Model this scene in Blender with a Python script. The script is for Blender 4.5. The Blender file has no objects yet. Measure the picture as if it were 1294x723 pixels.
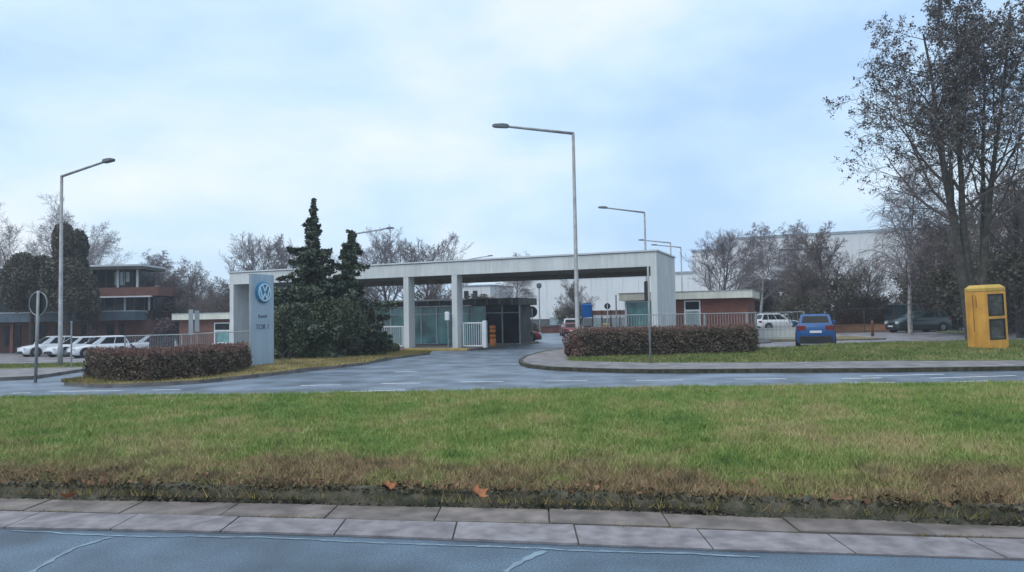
import bpy, math, random
import numpy as np
from mathutils import Vector, Matrix

# ------------------------------------------------------------------ camera, sky, sun, exposure
SC = bpy.context.scene
COL = SC.collection
EYE = 1.75
F = 920.0                      # focal length in pixels of the 1294 px wide photograph
PITCH = math.radians(2.43)
ROLL = math.radians(1.05)
_r0 = Vector((1, 0, 0)); _u0 = Vector((0, -math.sin(PITCH), math.cos(PITCH))); FW = Vector((0, math.cos(PITCH), math.sin(PITCH)))
RT = _r0 * math.cos(ROLL) - _u0 * math.sin(ROLL)
UP = _r0 * math.sin(ROLL) + _u0 * math.cos(ROLL)
cam = bpy.data.objects.new('camera', bpy.data.cameras.new('camera'))
COL.objects.link(cam)
M = Matrix.Identity(4)
for i in range(3):
    M[i][0] = RT[i]; M[i][1] = UP[i]; M[i][2] = -FW[i]
M.translation = Vector((0, 0, EYE))
cam.matrix_world = M
cam.data.sensor_width = 36; cam.data.lens = 36 * F / 1294
cam.data.clip_start = 0.1; cam.data.clip_end = 3000
SC.camera = cam

SUN_EL, SUN_AZ = math.radians(60), math.radians(238)      # azimuth clockwise from +Y: behind the camera, to the left
W = bpy.data.worlds.new('World'); SC.world = W; W.use_nodes = True
nt = W.node_tree; nt.nodes.clear()
def wn(t, **k):
    n = nt.nodes.new(t)
    for a, b in k.items(): setattr(n, a, b)
    return n
out = wn('ShaderNodeOutputWorld')
sky = wn('ShaderNodeTexSky', sky_type='NISHITA', sun_disc=False)
sky.sun_elevation = SUN_EL; sky.sun_rotation = SUN_AZ; sky.air_density = 1.2; sky.dust_density = 1.5
bg1 = wn('ShaderNodeBackground'); bg1.inputs[1].default_value = 0.10
nt.links.new(sky.outputs[0], bg1.inputs[0])
tc = wn('ShaderNodeTexCoord')
mp = wn('ShaderNodeMapping'); mp.inputs['Scale'].default_value = (1.0, 1.0, 2.2); mp.inputs['Location'].default_value = (0.35, 0.0, 0.25)
nt.links.new(tc.outputs['Generated'], mp.inputs[0])
nz = wn('ShaderNodeTexNoise'); nz.inputs['Scale'].default_value = 2.3; nz.inputs['Detail'].default_value = 5; nz.inputs['Roughness'].default_value = 0.5
nz.inputs['Distortion'].default_value = 0.1
nt.links.new(mp.outputs[0], nz.inputs[0])
rp = wn('ShaderNodeValToRGB')
rp.color_ramp.elements[0].position = 0.36; rp.color_ramp.elements[0].color = (0.37, 0.54, 0.79, 1)
rp.color_ramp.elements[1].position = 0.66; rp.color_ramp.elements[1].color = (0.70, 0.76, 0.83, 1)
e = rp.color_ramp.elements.new(0.5); e.color = (0.50, 0.66, 0.83, 1)
nt.links.new(nz.outputs[0], rp.inputs[0])
bg2 = wn('ShaderNodeBackground'); bg2.inputs[1].default_value = 1.0
nt.links.new(rp.outputs[0], bg2.inputs[0])
mx = wn('ShaderNodeMixShader'); mx.inputs[0].default_value = 0.85
nt.links.new(bg1.outputs[0], mx.inputs[1]); nt.links.new(bg2.outputs[0], mx.inputs[2])
nt.links.new(mx.outputs[0], out.inputs[0])

sun = bpy.data.objects.new('sun', bpy.data.lights.new('sun', 'SUN')); COL.objects.link(sun)
sun.data.energy = 1.35; sun.data.angle = math.radians(60); sun.data.color = (1.0, 0.96, 0.90)
_sd = Vector((math.sin(SUN_AZ) * math.cos(SUN_EL), math.cos(SUN_AZ) * math.cos(SUN_EL), math.sin(SUN_EL)))
sun.rotation_euler = _sd.to_track_quat('Z', 'Y').to_euler()
sun.location = (-20, -40, 60)
SC.view_settings.view_transform = 'Standard'; SC.view_settings.look = 'None'
SC.view_settings.exposure = 0.52; SC.view_settings.gamma = 1.0
SC.render.engine = 'CYCLES'
SC.cycles.use_denoising = True
SC.cycles.max_bounces = 5; SC.cycles.transparent_max_bounces = 6

# ------------------------------------------------------------------ placing helpers
def ray(px, py):
    return FW * F + RT * (px - 647.0) + UP * (361.5 - py)
def G(px, py, z=0.0):
    d = ray(px, py); t = (z - EYE) / d.z
    return Vector((d.x * t, d.y * t, z))
def A(px, py, Y):
    d = ray(px, py); t = Y / d.y
    return Vector((d.x * t, Y, EYE + d.z * t))
def XA(px, Y, py=405): return A(px, py, Y).x
def sstep(a, b, x):
    t = np.clip((x - a) / (b - a), 0, 1); return t * t * (3 - 2 * t)
def g(x, y):
    """height of the land: a dip of half a metre towards the left rear"""
    return -0.62 * sstep(27, 48, y) * sstep(9, 15, -x)

# ------------------------------------------------------------------ materials
def lin(c):
    return tuple(((v / 255) / 12.92 if v / 255 <= 0.04045 else ((v / 255 + 0.055) / 1.055) ** 2.4) for v in c)
MAT = {}
def mat(name, col, rough=0.8, var=0.15, scale=3.0, bump=0.0, bscale=40.0, metal=0.0, spec=0.3, col2=None, island=0.0, detail=6, lo=0.35, hi=0.65, coat=0.0):
    """procedural principled material: two colours mixed by noise, optional random tint for each loose piece, optional bump"""
    m = bpy.data.materials.new(name); m.use_nodes = True
    t = m.node_tree; b = t.nodes['Principled BSDF']
    b.inputs['Roughness'].default_value = rough; b.inputs['Metallic'].default_value = metal
    b.inputs['Specular IOR Level'].default_value = spec
    if coat: b.inputs['Coat Weight'].default_value = coat; b.inputs['Coat Roughness'].default_value = 0.08
    tcn = t.nodes.new('ShaderNodeTexCoord')
    n = t.nodes.new('ShaderNodeTexNoise'); n.inputs['Scale'].default_value = scale; n.inputs['Detail'].default_value = detail
    t.links.new(tcn.outputs['Object'], n.inputs[0])
    r = t.nodes.new('ShaderNodeValToRGB')
    r.color_ramp.elements[0].position = lo; r.color_ramp.elements[1].position = hi
    if col2 is None:
        c1 = tuple(v * (1 - var) for v in col); c2 = tuple(min(1, v * (1 + var)) for v in col)
    else: c1, c2 = col, col2
    r.color_ramp.elements[0].color = (*c1, 1); r.color_ramp.elements[1].color = (*c2, 1)
    t.links.new(n.outputs[0], r.inputs[0])
    last = r.outputs[0]
    if island:
        ge = t.nodes.new('ShaderNodeNewGeometry')
        mr = t.nodes.new('ShaderNodeMapRange'); mr.inputs[3].default_value = 1 - island; mr.inputs[4].default_value = 1 + island
        t.links.new(ge.outputs['Random Per Island'], mr.inputs[0])
        hs = t.nodes.new('ShaderNodeHueSaturation'); t.links.new(last, hs.inputs['Color']); t.links.new(mr.outputs[0], hs.inputs['Value'])
        last = hs.outputs[0]
    t.links.new(last, b.inputs['Base Color'])
    if bump:
        n2 = t.nodes.new('ShaderNodeTexNoise'); n2.inputs['Scale'].default_value = bscale; n2.inputs['Detail'].default_value = 5
        t.links.new(tcn.outputs['Object'], n2.inputs[0])
        bp = t.nodes.new('ShaderNodeBump'); bp.inputs['Strength'].default_value = bump; bp.inputs['Distance'].default_value = 0.02
        t.links.new(n2.outputs[0], bp.inputs['Height']); t.links.new(bp.outputs[0], b.inputs['Normal'])
    MAT[name] = m
    return m

def brick_mat(name, c1, c2, mortar, scale=1.0):
    m = bpy.data.materials.new(name); m.use_nodes = True
    t = m.node_tree; b = t.nodes['Principled BSDF']; b.inputs['Roughness'].default_value = 0.85
    tcn = t.nodes.new('ShaderNodeTexCoord')
    sx = t.nodes.new('ShaderNodeSeparateXYZ'); t.links.new(tcn.outputs['Object'], sx.inputs[0])
    ad = t.nodes.new('ShaderNodeMath'); ad.operation = 'ADD'; t.links.new(sx.outputs[0], ad.inputs[0]); t.links.new(sx.outputs[1], ad.inputs[1])
    cb = t.nodes.new('ShaderNodeCombineXYZ'); t.links.new(ad.outputs[0], cb.inputs[0]); t.links.new(sx.outputs[2], cb.inputs[1])
    br = t.nodes.new('ShaderNodeTexBrick'); t.links.new(cb.outputs[0], br.inputs[0])
    br.inputs['Color1'].default_value = (*c1, 1); br.inputs['Color2'].default_value = (*c2, 1); br.inputs['Mortar'].default_value = (*mortar, 1)
    br.inputs['Scale'].default_value = scale; br.inputs['Brick Width'].default_value = 0.25; br.inputs['Row Height'].default_value = 0.0825
    br.inputs['Mortar Size'].default_value = 0.008
    n = t.nodes.new('ShaderNodeTexNoise'); n.inputs['Scale'].default_value = 1.3; n.inputs['Detail'].default_value = 5
    t.links.new(tcn.outputs['Object'], n.inputs[0])
    mr = t.nodes.new('ShaderNodeMapRange'); mr.inputs[3].default_value = 0.6; mr.inputs[4].default_value = 1.35; t.links.new(n.outputs[0], mr.inputs[0])
    hs = t.nodes.new('ShaderNodeHueSaturation'); t.links.new(br.outputs[0], hs.inputs['Color']); t.links.new(mr.outputs[0], hs.inputs['Value'])
    t.links.new(hs.outputs[0], b.inputs['Base Color'])
    MAT[name] = m; return m

def grass_mat(name, blades):
    """lawn colours: green with yellow patches, turning to dry straw and brown within a metre and a half of the near kerb"""
    m = bpy.data.materials.new(name); m.use_nodes = True
    t = m.node_tree; b = t.nodes['Principled BSDF']; b.inputs['Roughness'].default_value = 0.75; b.inputs['Specular IOR Level'].default_value = 0.15
    L = t.links.new
    ge = t.nodes.new('ShaderNodeNewGeometry')
    def noise(scale, det=5, rough=0.6):
        n = t.nodes.new('ShaderNodeTexNoise'); n.inputs['Scale'].default_value = scale; n.inputs['Detail'].default_value = det; n.inputs['Roughness'].default_value = rough
        L(ge.outputs['Position'], n.inputs[0]); return n.outputs[0]
    def ramp(src, stops):
        r = t.nodes.new('ShaderNodeValToRGB'); r.color_ramp.elements[0].position = stops[0][0]; r.color_ramp.elements[0].color = (*stops[0][1], 1)
        r.color_ramp.elements[1].position = stops[-1][0]; r.color_ramp.elements[1].color = (*stops[-1][1], 1)
        for p, c in stops[1:-1]:
            e = r.color_ramp.elements.new(p); e.color = (*c, 1)
        L(src, r.inputs[0]); return r.outputs[0]
    def math_(op, a, bb):
        n = t.nodes.new('ShaderNodeMath'); n.operation = op
        for i, v in enumerate((a, bb)):
            if hasattr(v, 'is_linked'): L(v, n.inputs[i])
            else: n.inputs[i].default_value = v
        return n.outputs[0]
    green = ramp(math_('ADD', math_('MULTIPLY', noise(1.5, 8, 0.75), 0.6), math_('MULTIPLY', noise(0.35, 4, 0.6), 0.4)), [(0.355, (0.085, 0.125, 0.042)), (0.43, (0.150, 0.235, 0.060)), (0.50, (0.220, 0.270, 0.082)), (0.60, (0.36, 0.31, 0.155))])
    dry = ramp(noise(2.6, 8, 0.7), [(0.30, (0.085, 0.075, 0.045)), (0.43, (0.20, 0.155, 0.085)), (0.54, (0.32, 0.23, 0.13)), (0.64, (0.16, 0.165, 0.07))])
    sx = t.nodes.new('ShaderNodeSeparateXYZ'); L(ge.outputs['Position'], sx.inputs[0])
    d = math_('ADD', math_('MULTIPLY', sx.outputs[0], 0.165), sx.outputs[1])        # distance across the median
    d = math_('ADD', d, math_('MULTIPLY', math_('SUBTRACT', noise(0.55, 6, 0.6), 0.5), 8.0))
    d = math_('ADD', d, math_('MULTIPLY', math_('SUBTRACT', noise(2.6, 5, 0.65), 0.5), 4.0))
    mr = t.nodes.new('ShaderNodeMapRange'); mr.inputs[1].default_value = 6.8; mr.inputs[2].default_value = 8.6; mr.interpolation_type = 'SMOOTHSTEP'
    L(d, mr.inputs[0])
    mixn = t.nodes.new('ShaderNodeMix'); mixn.data_type = 'RGBA'
    L(mr.outputs[0], mixn.inputs[0]); L(dry, mixn.inputs[6]); L(green, mixn.inputs[7])
    last = mixn.outputs[2]
    if blades:
        r2 = t.nodes.new('ShaderNodeMapRange'); r2.inputs[3].default_value = 0.62; r2.inputs[4].default_value = 1.42
        L(ge.outputs['Random Per Island'], r2.inputs[0])
        hs = t.nodes.new('ShaderNodeHueSaturation'); L(last, hs.inputs['Color']); L(r2.outputs[0], hs.inputs['Value']); last = hs.outputs[0]
        b.inputs['Subsurface Weight'].default_value = 0.0
    else:
        hs = t.nodes.new('ShaderNodeHueSaturation'); hs.inputs['Value'].default_value = 0.9; L(last, hs.inputs['Color']); last = hs.outputs[0]
    L(last, b.inputs['Base Color'])
    MAT[name] = m; return m

# asphalt: dark, slightly blue, wet in patches
def asphalt(name, c, wet_lo, wet_hi, rough_lo, rough_hi):
    m = mat(name, c, rough=0.5, var=0.42, scale=0.9, bump=0.25, bscale=90, spec=0.5, detail=9)
    t = m.node_tree; b = t.nodes['Principled BSDF']
    tcn = [n for n in t.nodes if n.type == 'TEX_COORD'][0]
    ag = t.nodes.new('ShaderNodeTexNoise'); ag.inputs['Scale'].default_value = 70; ag.inputs['Detail'].default_value = 3
    t.links.new(tcn.outputs['Object'], ag.inputs[0])
    am = t.nodes.new('ShaderNodeMapRange'); am.inputs[1].default_value = 0.3; am.inputs[2].default_value = 0.7; am.inputs[3].default_value = 0.45; am.inputs[4].default_value = 1.6
    t.links.new(ag.outputs[0], am.inputs[0])
    hv = t.nodes.new('ShaderNodeHueSaturation'); src = b.inputs['Base Color'].links[0].from_socket
    t.links.new(src, hv.inputs['Color']); t.links.new(am.outputs[0], hv.inputs['Value']); t.links.new(hv.outputs[0], b.inputs['Base Color'])
    n = t.nodes.new('ShaderNodeTexNoise'); n.inputs['Scale'].default_value = 0.35; n.inputs['Detail'].default_value = 6
    t.links.new(tcn.outputs['Object'], n.inputs[0])
    mr = t.nodes.new('ShaderNodeMapRange'); mr.inputs[1].default_value = wet_lo; mr.inputs[2].default_value = wet_hi
    mr.inputs[3].default_value = rough_lo; mr.inputs[4].default_value = rough_hi
    t.links.new(n.outputs[0], mr.inputs[0]); t.links.new(mr.outputs[0], b.inputs['Roughness'])
    return m
asphalt('asphalt', (0.115, 0.145, 0.185), 0.35, 0.7, 0.32, 0.6)
asphalt('asphalt_near', (0.066, 0.102, 0.140), 0.3, 0.7, 0.4, 0.65)
asphalt('asphalt_park', (0.20, 0.19, 0.20), 0.3, 0.7, 0.45, 0.7)
mat('soil', (0.09, 0.085, 0.05), rough=0.95, scale=0.8, var=0.4, bump=0.4)
mat('paving', (0.19, 0.18, 0.18), rough=0.75, scale=2.0, var=0.3, bump=0.3, bscale=30)
mat('slab', (0.215, 0.20, 0.21), rough=0.8, scale=6.0, var=0.25, bump=0.35, bscale=80, island=0.09, detail=9)
mat('slab_dirty', (0.12, 0.105, 0.095), rough=0.85, scale=4.0, bump=0.35, bscale=80, island=0.15, detail=9, col2=(0.23, 0.20, 0.185))
mat('joint', (0.11, 0.098, 0.088), rough=0.95, scale=8)
mat('kerb_moss', (0.035, 0.04, 0.025), rough=0.95, scale=7, bump=0.8, bscale=60, col2=(0.10, 0.09, 0.065), detail=9)
mat('kerb', (0.16, 0.145, 0.135), rough=0.85, scale=3, var=0.3, bump=0.3)
mat('dry_grass', (0.13, 0.115, 0.045), rough=0.9, scale=1.2, col2=(0.24, 0.19, 0.07), bump=0.5, bscale=30, detail=8)
mat('verge_grass', (0.075, 0.115, 0.035), rough=0.9, scale=1.2, col2=(0.17, 0.18, 0.06), bump=0.5, bscale=30, detail=8)
mat('verge_blade', (0.09, 0.145, 0.035), rough=0.8, scale=0.9, col2=(0.22, 0.21, 0.075), island=0.4, detail=8)
mat('dry_blade', (0.14, 0.13, 0.045), rough=0.8, scale=0.9, col2=(0.30, 0.22, 0.085), island=0.4, detail=8)
grass_mat('lawn', False); grass_mat('lawn_blade', True)
mat('marking', (0.62, 0.66, 0.70), rough=0.6, var=0.2, scale=5, detail=9)
mat('sealing', (0.17, 0.235, 0.285), rough=0.6, var=0.2, scale=4)
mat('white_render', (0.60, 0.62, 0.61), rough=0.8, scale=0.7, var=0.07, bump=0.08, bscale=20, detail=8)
mat('cream_paint', (0.62, 0.62, 0.54), rough=0.75, scale=0.8, var=0.08)
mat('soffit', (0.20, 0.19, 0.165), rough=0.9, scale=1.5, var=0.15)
mat('coping_metal', (0.55, 0.58, 0.60), rough=0.5, scale=1, var=0.1)
mat('dark_line', (0.05, 0.05, 0.055), rough=0.8)
mat('dark_metal', (0.045, 0.05, 0.05), rough=0.5, scale=2, var=0.2)
mat('dark_trim', (0.075, 0.08, 0.07), rough=0.6, scale=2, var=0.3)
mat('white_metal', (0.66, 0.68, 0.70), rough=0.5, scale=2, var=0.07)
mat('grey_metal', (0.30, 0.33, 0.35), rough=0.55, scale=2, var=0.15)
mat('galvanised', (0.27, 0.28, 0.285), rough=0.55, scale=2.5, var=0.2, metal=0.2)
mat('lamp_head', (0.11, 0.13, 0.14), rough=0.5)
mat('glass_teal', (0.15, 0.35, 0.34), rough=0.15, spec=0.6, scale=0.7, var=0.5, detail=3)
mat('glass_pale', (0.30, 0.36, 0.36), rough=0.2, spec=0.5, scale=1.5, var=0.25)
mat('glass_dark', (0.022, 0.026, 0.028), rough=0.12, spec=0.2, scale=1, var=0.4)
mat('glass_car', (0.015, 0.02, 0.024), rough=0.12, spec=0.12, scale=1, var=0.2)
brick_mat('brick', (0.22, 0.070, 0.045), (0.16, 0.052, 0.036), (0.12, 0.10, 0.085))
brick_mat('brick_dark', (0.20, 0.078, 0.054), (0.14, 0.060, 0.044), (0.10, 0.085, 0.075))
mat('hall_clad', (0.68, 0.68, 0.67), rough=0.7, scale=0.06, var=0.06)
mat('blue_panel', (0.35, 0.44, 0.52), rough=0.45, scale=1.0, var=0.08, spec=0.4)
mat('emblem_blue', (0.04, 0.20, 0.36), rough=0.35, var=0.1)
mat('emblem_silver', (0.60, 0.74, 0.82), rough=0.35, var=0.06)
mat('letter', (0.06, 0.08, 0.16), rough=0.6)
mat('orange', (0.50, 0.16, 0.035), rough=0.55, var=0.12)
mat('booth_yellow', (0.60, 0.30, 0.06), rough=0.5, scale=1.6, var=0.13, detail=7)
mat('booth_roof', (0.50, 0.33, 0.08), rough=0.6, scale=2.0, var=0.15)
mat('sign_blue', (0.02, 0.16, 0.50), rough=0.4, var=0.1)
mat('yellow', (0.42, 0.30, 0.09), rough=0.6)
mat('car_white', (0.66, 0.68, 0.70), rough=0.35, var=0.03, spec=0.5, coat=0.3)
mat('car_blue', (0.008, 0.075, 0.23), rough=0.4, var=0.08, spec=0.4, coat=0.1)
mat('car_green', (0.012, 0.030, 0.032), rough=0.3, var=0.1, spec=0.5, coat=0.4)
mat('car_teal', (0.03, 0.065, 0.085), rough=0.4, var=0.1, spec=0.5, coat=0.2)
mat('car_red', (0.19, 0.03, 0.03), rough=0.4, var=0.1, spec=0.5, coat=0.2)
mat('tyre', (0.016, 0.016, 0.017), rough=0.85)
mat('rim', (0.20, 0.21, 0.22), rough=0.4, metal=0.5)
mat('black_plastic', (0.022, 0.024, 0.025), rough=0.65)
mat('lamp_red', (0.16, 0.018, 0.015), rough=0.3)
mat('lamp_clear', (0.55, 0.58, 0.60), rough=0.2)
mat('bark', (0.085, 0.072, 0.060), rough=0.95, scale=4, var=0.35, bump=0.8, bscale=18, detail=8)
mat('bark_dark', (0.070, 0.064, 0.056), rough=0.95, scale=4, var=0.35, bump=0.8, bscale=18, detail=8)
mat('twig_grey', (0.20, 0.175, 0.18), rough=0.9, scale=0.4, var=0.2, island=0.2)
mat('twig_brown', (0.165, 0.14, 0.13), rough=0.9, scale=0.4, var=0.2, island=0.25)
mat('twig_dark', (0.11, 0.096, 0.09), rough=0.9, scale=0.4, var=0.2, island=0.3)
mat('birch_bark', (0.32, 0.30, 0.28), rough=0.9, scale=6, var=0.5)
mat('seed', (0.125, 0.112, 0.108), rough=0.95, scale=0.6, var=0.3, island=0.45)
mat('ivy', (0.070, 0.074, 0.048), rough=0.85, scale=0.7, col2=(0.12, 0.105, 0.076), island=0.45, detail=6)
mat('conifer', (0.058, 0.082, 0.054), rough=0.8, scale=1.2, col2=(0.105, 0.125, 0.082), island=0.45, detail=6)
mat('juniper', (0.056, 0.078, 0.048), rough=0.8, scale=1.0, col2=(0.100, 0.120, 0.070), island=0.4, detail=6)
mat('yew', (0.060, 0.064, 0.044), rough=0.9, scale=0.5, col2=(0.12, 0.105, 0.075), island=0.45)
mat('hedge_leaf', (0.105, 0.088, 0.062), rough=0.9, scale=1.3, col2=(0.15, 0.11, 0.085), island=0.28)
mat('hedge_red', (0.17, 0.085, 0.072), rough=0.9, scale=1.5, col2=(0.19, 0.125, 0.10), island=0.28)
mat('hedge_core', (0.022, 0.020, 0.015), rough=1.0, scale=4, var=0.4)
mat('shrub_grey', (0.105, 0.075, 0.080), rough=0.9, scale=1.0, var=0.3, island=0.4)
mat('beech', (0.20, 0.095, 0.045), rough=0.9, scale=1.5, col2=(0.29, 0.15, 0.08), island=0.4)
mat('leaf_brown', (0.11, 0.065, 0.040), rough=0.9, scale=3, col2=(0.21, 0.12, 0.07), island=0.5)
mat('canopy_blue', (0.085, 0.12, 0.15), rough=0.6, scale=1.5, var=0.2)
mat('glass_booth', (0.13, 0.135, 0.125), rough=0.15, spec=0.5, scale=3, var=0.5)
mat('booth_rust', (0.30, 0.13, 0.03), rough=0.7, var=0.3)
mat('sign_back', (0.035, 0.042, 0.042), spec=0.1, rough=0.8, var=0.2)
mat('leaf_orange', (0.30, 0.115, 0.05), rough=0.8, scale=20, var=0.2)
mat('litter_dark', (0.050, 0.046, 0.030), rough=0.95, scale=3, col2=(0.10, 0.090, 0.058), island=0.5)

def streaks(name, dark):
    """rain streaks down a wall"""
    t = MAT[name].node_tree; b = t.nodes['Principled BSDF']; src = b.inputs['Base Color'].links[0].from_socket
    tcn = [n for n in t.nodes if n.type == 'TEX_COORD'][0]
    mp_ = t.nodes.new('ShaderNodeMapping'); mp_.inputs['Scale'].default_value = (3.5, 3.5, 0.22); t.links.new(tcn.outputs['Object'], mp_.inputs[0])
    n = t.nodes.new('ShaderNodeTexNoise'); n.inputs['Scale'].default_value = 1.6; n.inputs['Detail'].default_value = 8; n.inputs['Roughness'].default_value = 0.65; t.links.new(mp_.outputs[0], n.inputs[0])
    mr = t.nodes.new('ShaderNodeMapRange'); mr.inputs[1].default_value = 0.42; mr.inputs[2].default_value = 0.68; mr.inputs[3].default_value = 1.04; mr.inputs[4].default_value = dark; t.links.new(n.outputs[0], mr.inputs[0])
    hs = t.nodes.new('ShaderNodeHueSaturation'); t.links.new(src, hs.inputs['Color']); t.links.new(mr.outputs[0], hs.inputs['Value']); t.links.new(hs.outputs[0], b.inputs['Base Color'])
for nm_, dk_ in (('white_render', 0.89), ('hall_clad', 0.92), ('cream_paint', 0.86), ('booth_yellow', 0.82), ('blue_panel', 0.92)): streaks(nm_, dk_)
MAT['glass_booth'].node_tree.nodes['Principled BSDF'].inputs['Alpha'].default_value = 0.3

# ------------------------------------------------------------------ mesh building
class MB:
    def __init__(s): s.v = []; s.f = []
    def add(s, vs, fs):
        o = len(s.v); s.v += [tuple(p) for p in vs]; s.f += [tuple(i + o for i in f) for f in fs]; return s
    def box(s, x0, x1, y0, y1, z0, z1):
        return s.add([(x0, y0, z0), (x1, y0, z0), (x1, y1, z0), (x0, y1, z0), (x0, y0, z1), (x1, y0, z1), (x1, y1, z1), (x0, y1, z1)],
                     [(0, 3, 2, 1), (4, 5, 6, 7), (0, 1, 5, 4), (1, 2, 6, 5), (2, 3, 7, 6), (3, 0, 4, 7)])
    def bbox(s, x0, x1, y0, y1, z0, z1, c=0.02):
        """box with chamfered vertical edges and a chamfered top"""
        def ring(i, z):
            return [(x0 + c + i, y0 + i, z), (x1 - c - i, y0 + i, z), (x1 - i, y0 + c + i, z), (x1 - i, y1 - c - i, z), (x1 - c - i, y1 - i, z), (x0 + c + i, y1 - i, z), (x0 + i, y1 - c - i, z), (x0 + i, y0 + c + i, z)]
        vs = ring(0, z0) + ring(0, z1 - c) + ring(c * 0.9, z1)
        fs = [tuple(range(7, -1, -1)), tuple(range(16, 24))]
        for k in range(2):
            for i in range(8): fs.append((8 * k + i, 8 * k + (i + 1) % 8, 8 * k + 8 + (i + 1) % 8, 8 * k + 8 + i))
        return s.add(vs, fs)
    def prism(s, poly, z0, z1):
        n = len(poly)
        fs = [tuple(range(n)), tuple(range(2 * n - 1, n - 1, -1))] + [(i + n, (i + 1) % n + n, (i + 1) % n, i) for i in range(n)]
        return s.add([(p[0], p[1], z1) for p in poly] + [(p[0], p[1], z0) for p in poly], fs)
    def tube(s, pts, rs, n=8, cap=True):
        pts = [Vector(p) for p in pts]
        if not hasattr(rs, '__len__'): rs = [rs] * len(pts)
        vs = []; ref = None
        for i, p in enumerate(pts):
            d = (pts[min(i + 1, len(pts) - 1)] - pts[max(i - 1, 0)]).normalized()
            if ref is None: ref = Vector((0, 0, 1)) if abs(d.z) < 0.9 else Vector((1, 0, 0))
            a = d.cross(ref).normalized(); b = d.cross(a).normalized(); 
            for k in range(n):
                t = 2 * math.pi * k / n
                vs.append(p + (a * math.cos(t) + b * math.sin(t)) * rs[i])
        fs = [(i * n + k, i * n + (k + 1) % n, (i + 1) * n + (k + 1) % n, (i + 1) * n + k) for i in range(len(pts) - 1) for k in range(n)]
        if cap: fs += [tuple(range(n - 1, -1, -1)), tuple(range((len(pts) - 1) * n, len(pts) * n))]
        return s.add(vs, fs)
    def disc(s, c, nrm, r, th, n=24):
        c = Vector(c); nrm = Vector(nrm).normalized()
        return s.tube([c - nrm * th / 2, c + nrm * th / 2], r, n)
    def quad(s, a, b, c, d): return s.add([a, b, c, d], [(0, 1, 2, 3)])
    def build(s, name, m, parent=None, smooth=False):
        me = bpy.data.meshes.new(name); me.from_pydata(s.v, [], s.f); me.update()
        return link(name, me, m, parent, smooth)

def link(name, me, m, parent=None, smooth=False):
    if smooth: me.polygons.foreach_set('use_smooth', [True] * len(me.polygons))
    o = bpy.data.objects.new(name, me); COL.objects.link(o)
    if m and not me.materials: me.materials.append(MAT[m])
    if parent: o.parent = parent
    return o
def mesh_np(name, V, Fc):
    V = np.asarray(V, np.float32); Fc = np.asarray(Fc, np.int32); k = Fc.shape[1]
    me = bpy.data.meshes.new(name)
    me.vertices.add(len(V)); me.vertices.foreach_set('co', V.ravel())
    me.loops.add(Fc.size); me.loops.foreach_set('vertex_index', Fc.ravel())
    me.polygons.add(len(Fc)); me.polygons.foreach_set('loop_start', np.arange(0, Fc.size, k, dtype=np.int32))
    me.update(calc_edges=True); return me

def tag(o, label=None, cat=None, group=None, kind=None):
    if label: o['label'] = label
    if cat: o['category'] = cat
    if group: o['group'] = group
    if kind: o['kind'] = kind
    return o
def thing(name, label, cat, loc=(0, 0, 0), rz=0.0, group=None):
    o = bpy.data.objects.new(name, None); COL.objects.link(o)
    o.location = loc; o.rotation_euler = (0, 0, rz); o.empty_display_size = 0.3
    return tag(o, label, cat, group)
def dup(root, loc, rz, label, group=None, scale=None):
    r = root.copy(); COL.objects.link(r); r.location = loc; r.rotation_euler = (0, 0, rz); r['label'] = label
    if group: r['group'] = group
    if scale: r.scale = scale
    for ch in list(root.children):
        c = ch.copy(); COL.objects.link(c); c.parent = r
        for gch in ch.children:
            d = gch.copy(); COL.objects.link(d); d.parent = c
    return r
def struct(o): o['kind'] = 'structure'; return o

def resample(P, n):
    P = np.array([(p[0], p[1]) for p in P], float)
    d = np.r_[0, np.cumsum(np.hypot(*np.diff(P, axis=0).T))]
    t = np.linspace(0, d[-1], n)
    return np.c_[np.interp(t, d, P[:, 0]), np.interp(t, d, P[:, 1])]
def strip(name, Pa, Pb, na, nb, zf, m, skirt=0.0, skirt_mat=None):
    a = resample(Pa, na); b = resample(Pb, na)
    V = []; 
    for j in range(nb):
        t = j / (nb - 1); p = a * (1 - t) + b * t
        V.append(np.c_[p, zf(p[:, 0], p[:, 1])])
    V = np.concatenate(V)
    Fc = [(j * na + i, j * na + i + 1, (j + 1) * na + i + 1, (j + 1) * na + i) for j in range(nb - 1) for i in range(na - 1)]
    o = link(name, mesh_np(name, V, Fc), m, None, True); struct(o)
    if skirt:
        loop = [i for i in range(na)] + [j * na + na - 1 for j in range(1, nb)] + [(nb - 1) * na + i for i in range(na - 2, -1, -1)] + [j * na for j in range(nb - 2, 0, -1)]
        top = V[loop]; low = top.copy(); low[:, 2] -= skirt; n = len(loop)
        k = link('kerb', mesh_np('kerb', np.r_[top, low], [(i, (i + 1) % n, n + (i + 1) % n, n + i) for i in range(n)]), skirt_mat or 'kerb'); struct(k)
    return o

# ------------------------------------------------------------------ vegetation generators
def leaf_mesh(P, size, rng, aspect=1.0, N=None):
    """one small quad at every point, turned at random (or towards the normals N)"""
    n = len(P); size = np.broadcast_to(size, (n,)).astype(float)
    a = rng.normal(size=(n, 3)); 
    if N is not None: a = a * 0.55 + N
    a /= np.linalg.norm(a, axis=1)[:, None]
    b = rng.normal(size=(n, 3)); b -= a * np.sum(a * b, 1)[:, None]; b /= np.linalg.norm(b, axis=1)[:, None]
    c = np.cross(a, b)
    s = size * rng.uniform(0.6, 1.4, n)
    b = b * (s * aspect)[:, None]; c = c * s[:, None]
    V = np.stack([P - b - c * 0.3, P + b * 0.2 - c, P + b + c * 0.25, P - b * 0.2 + c], 1).reshape(-1, 3)
    return V, np.arange(4 * n).reshape(-1, 4)

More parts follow.
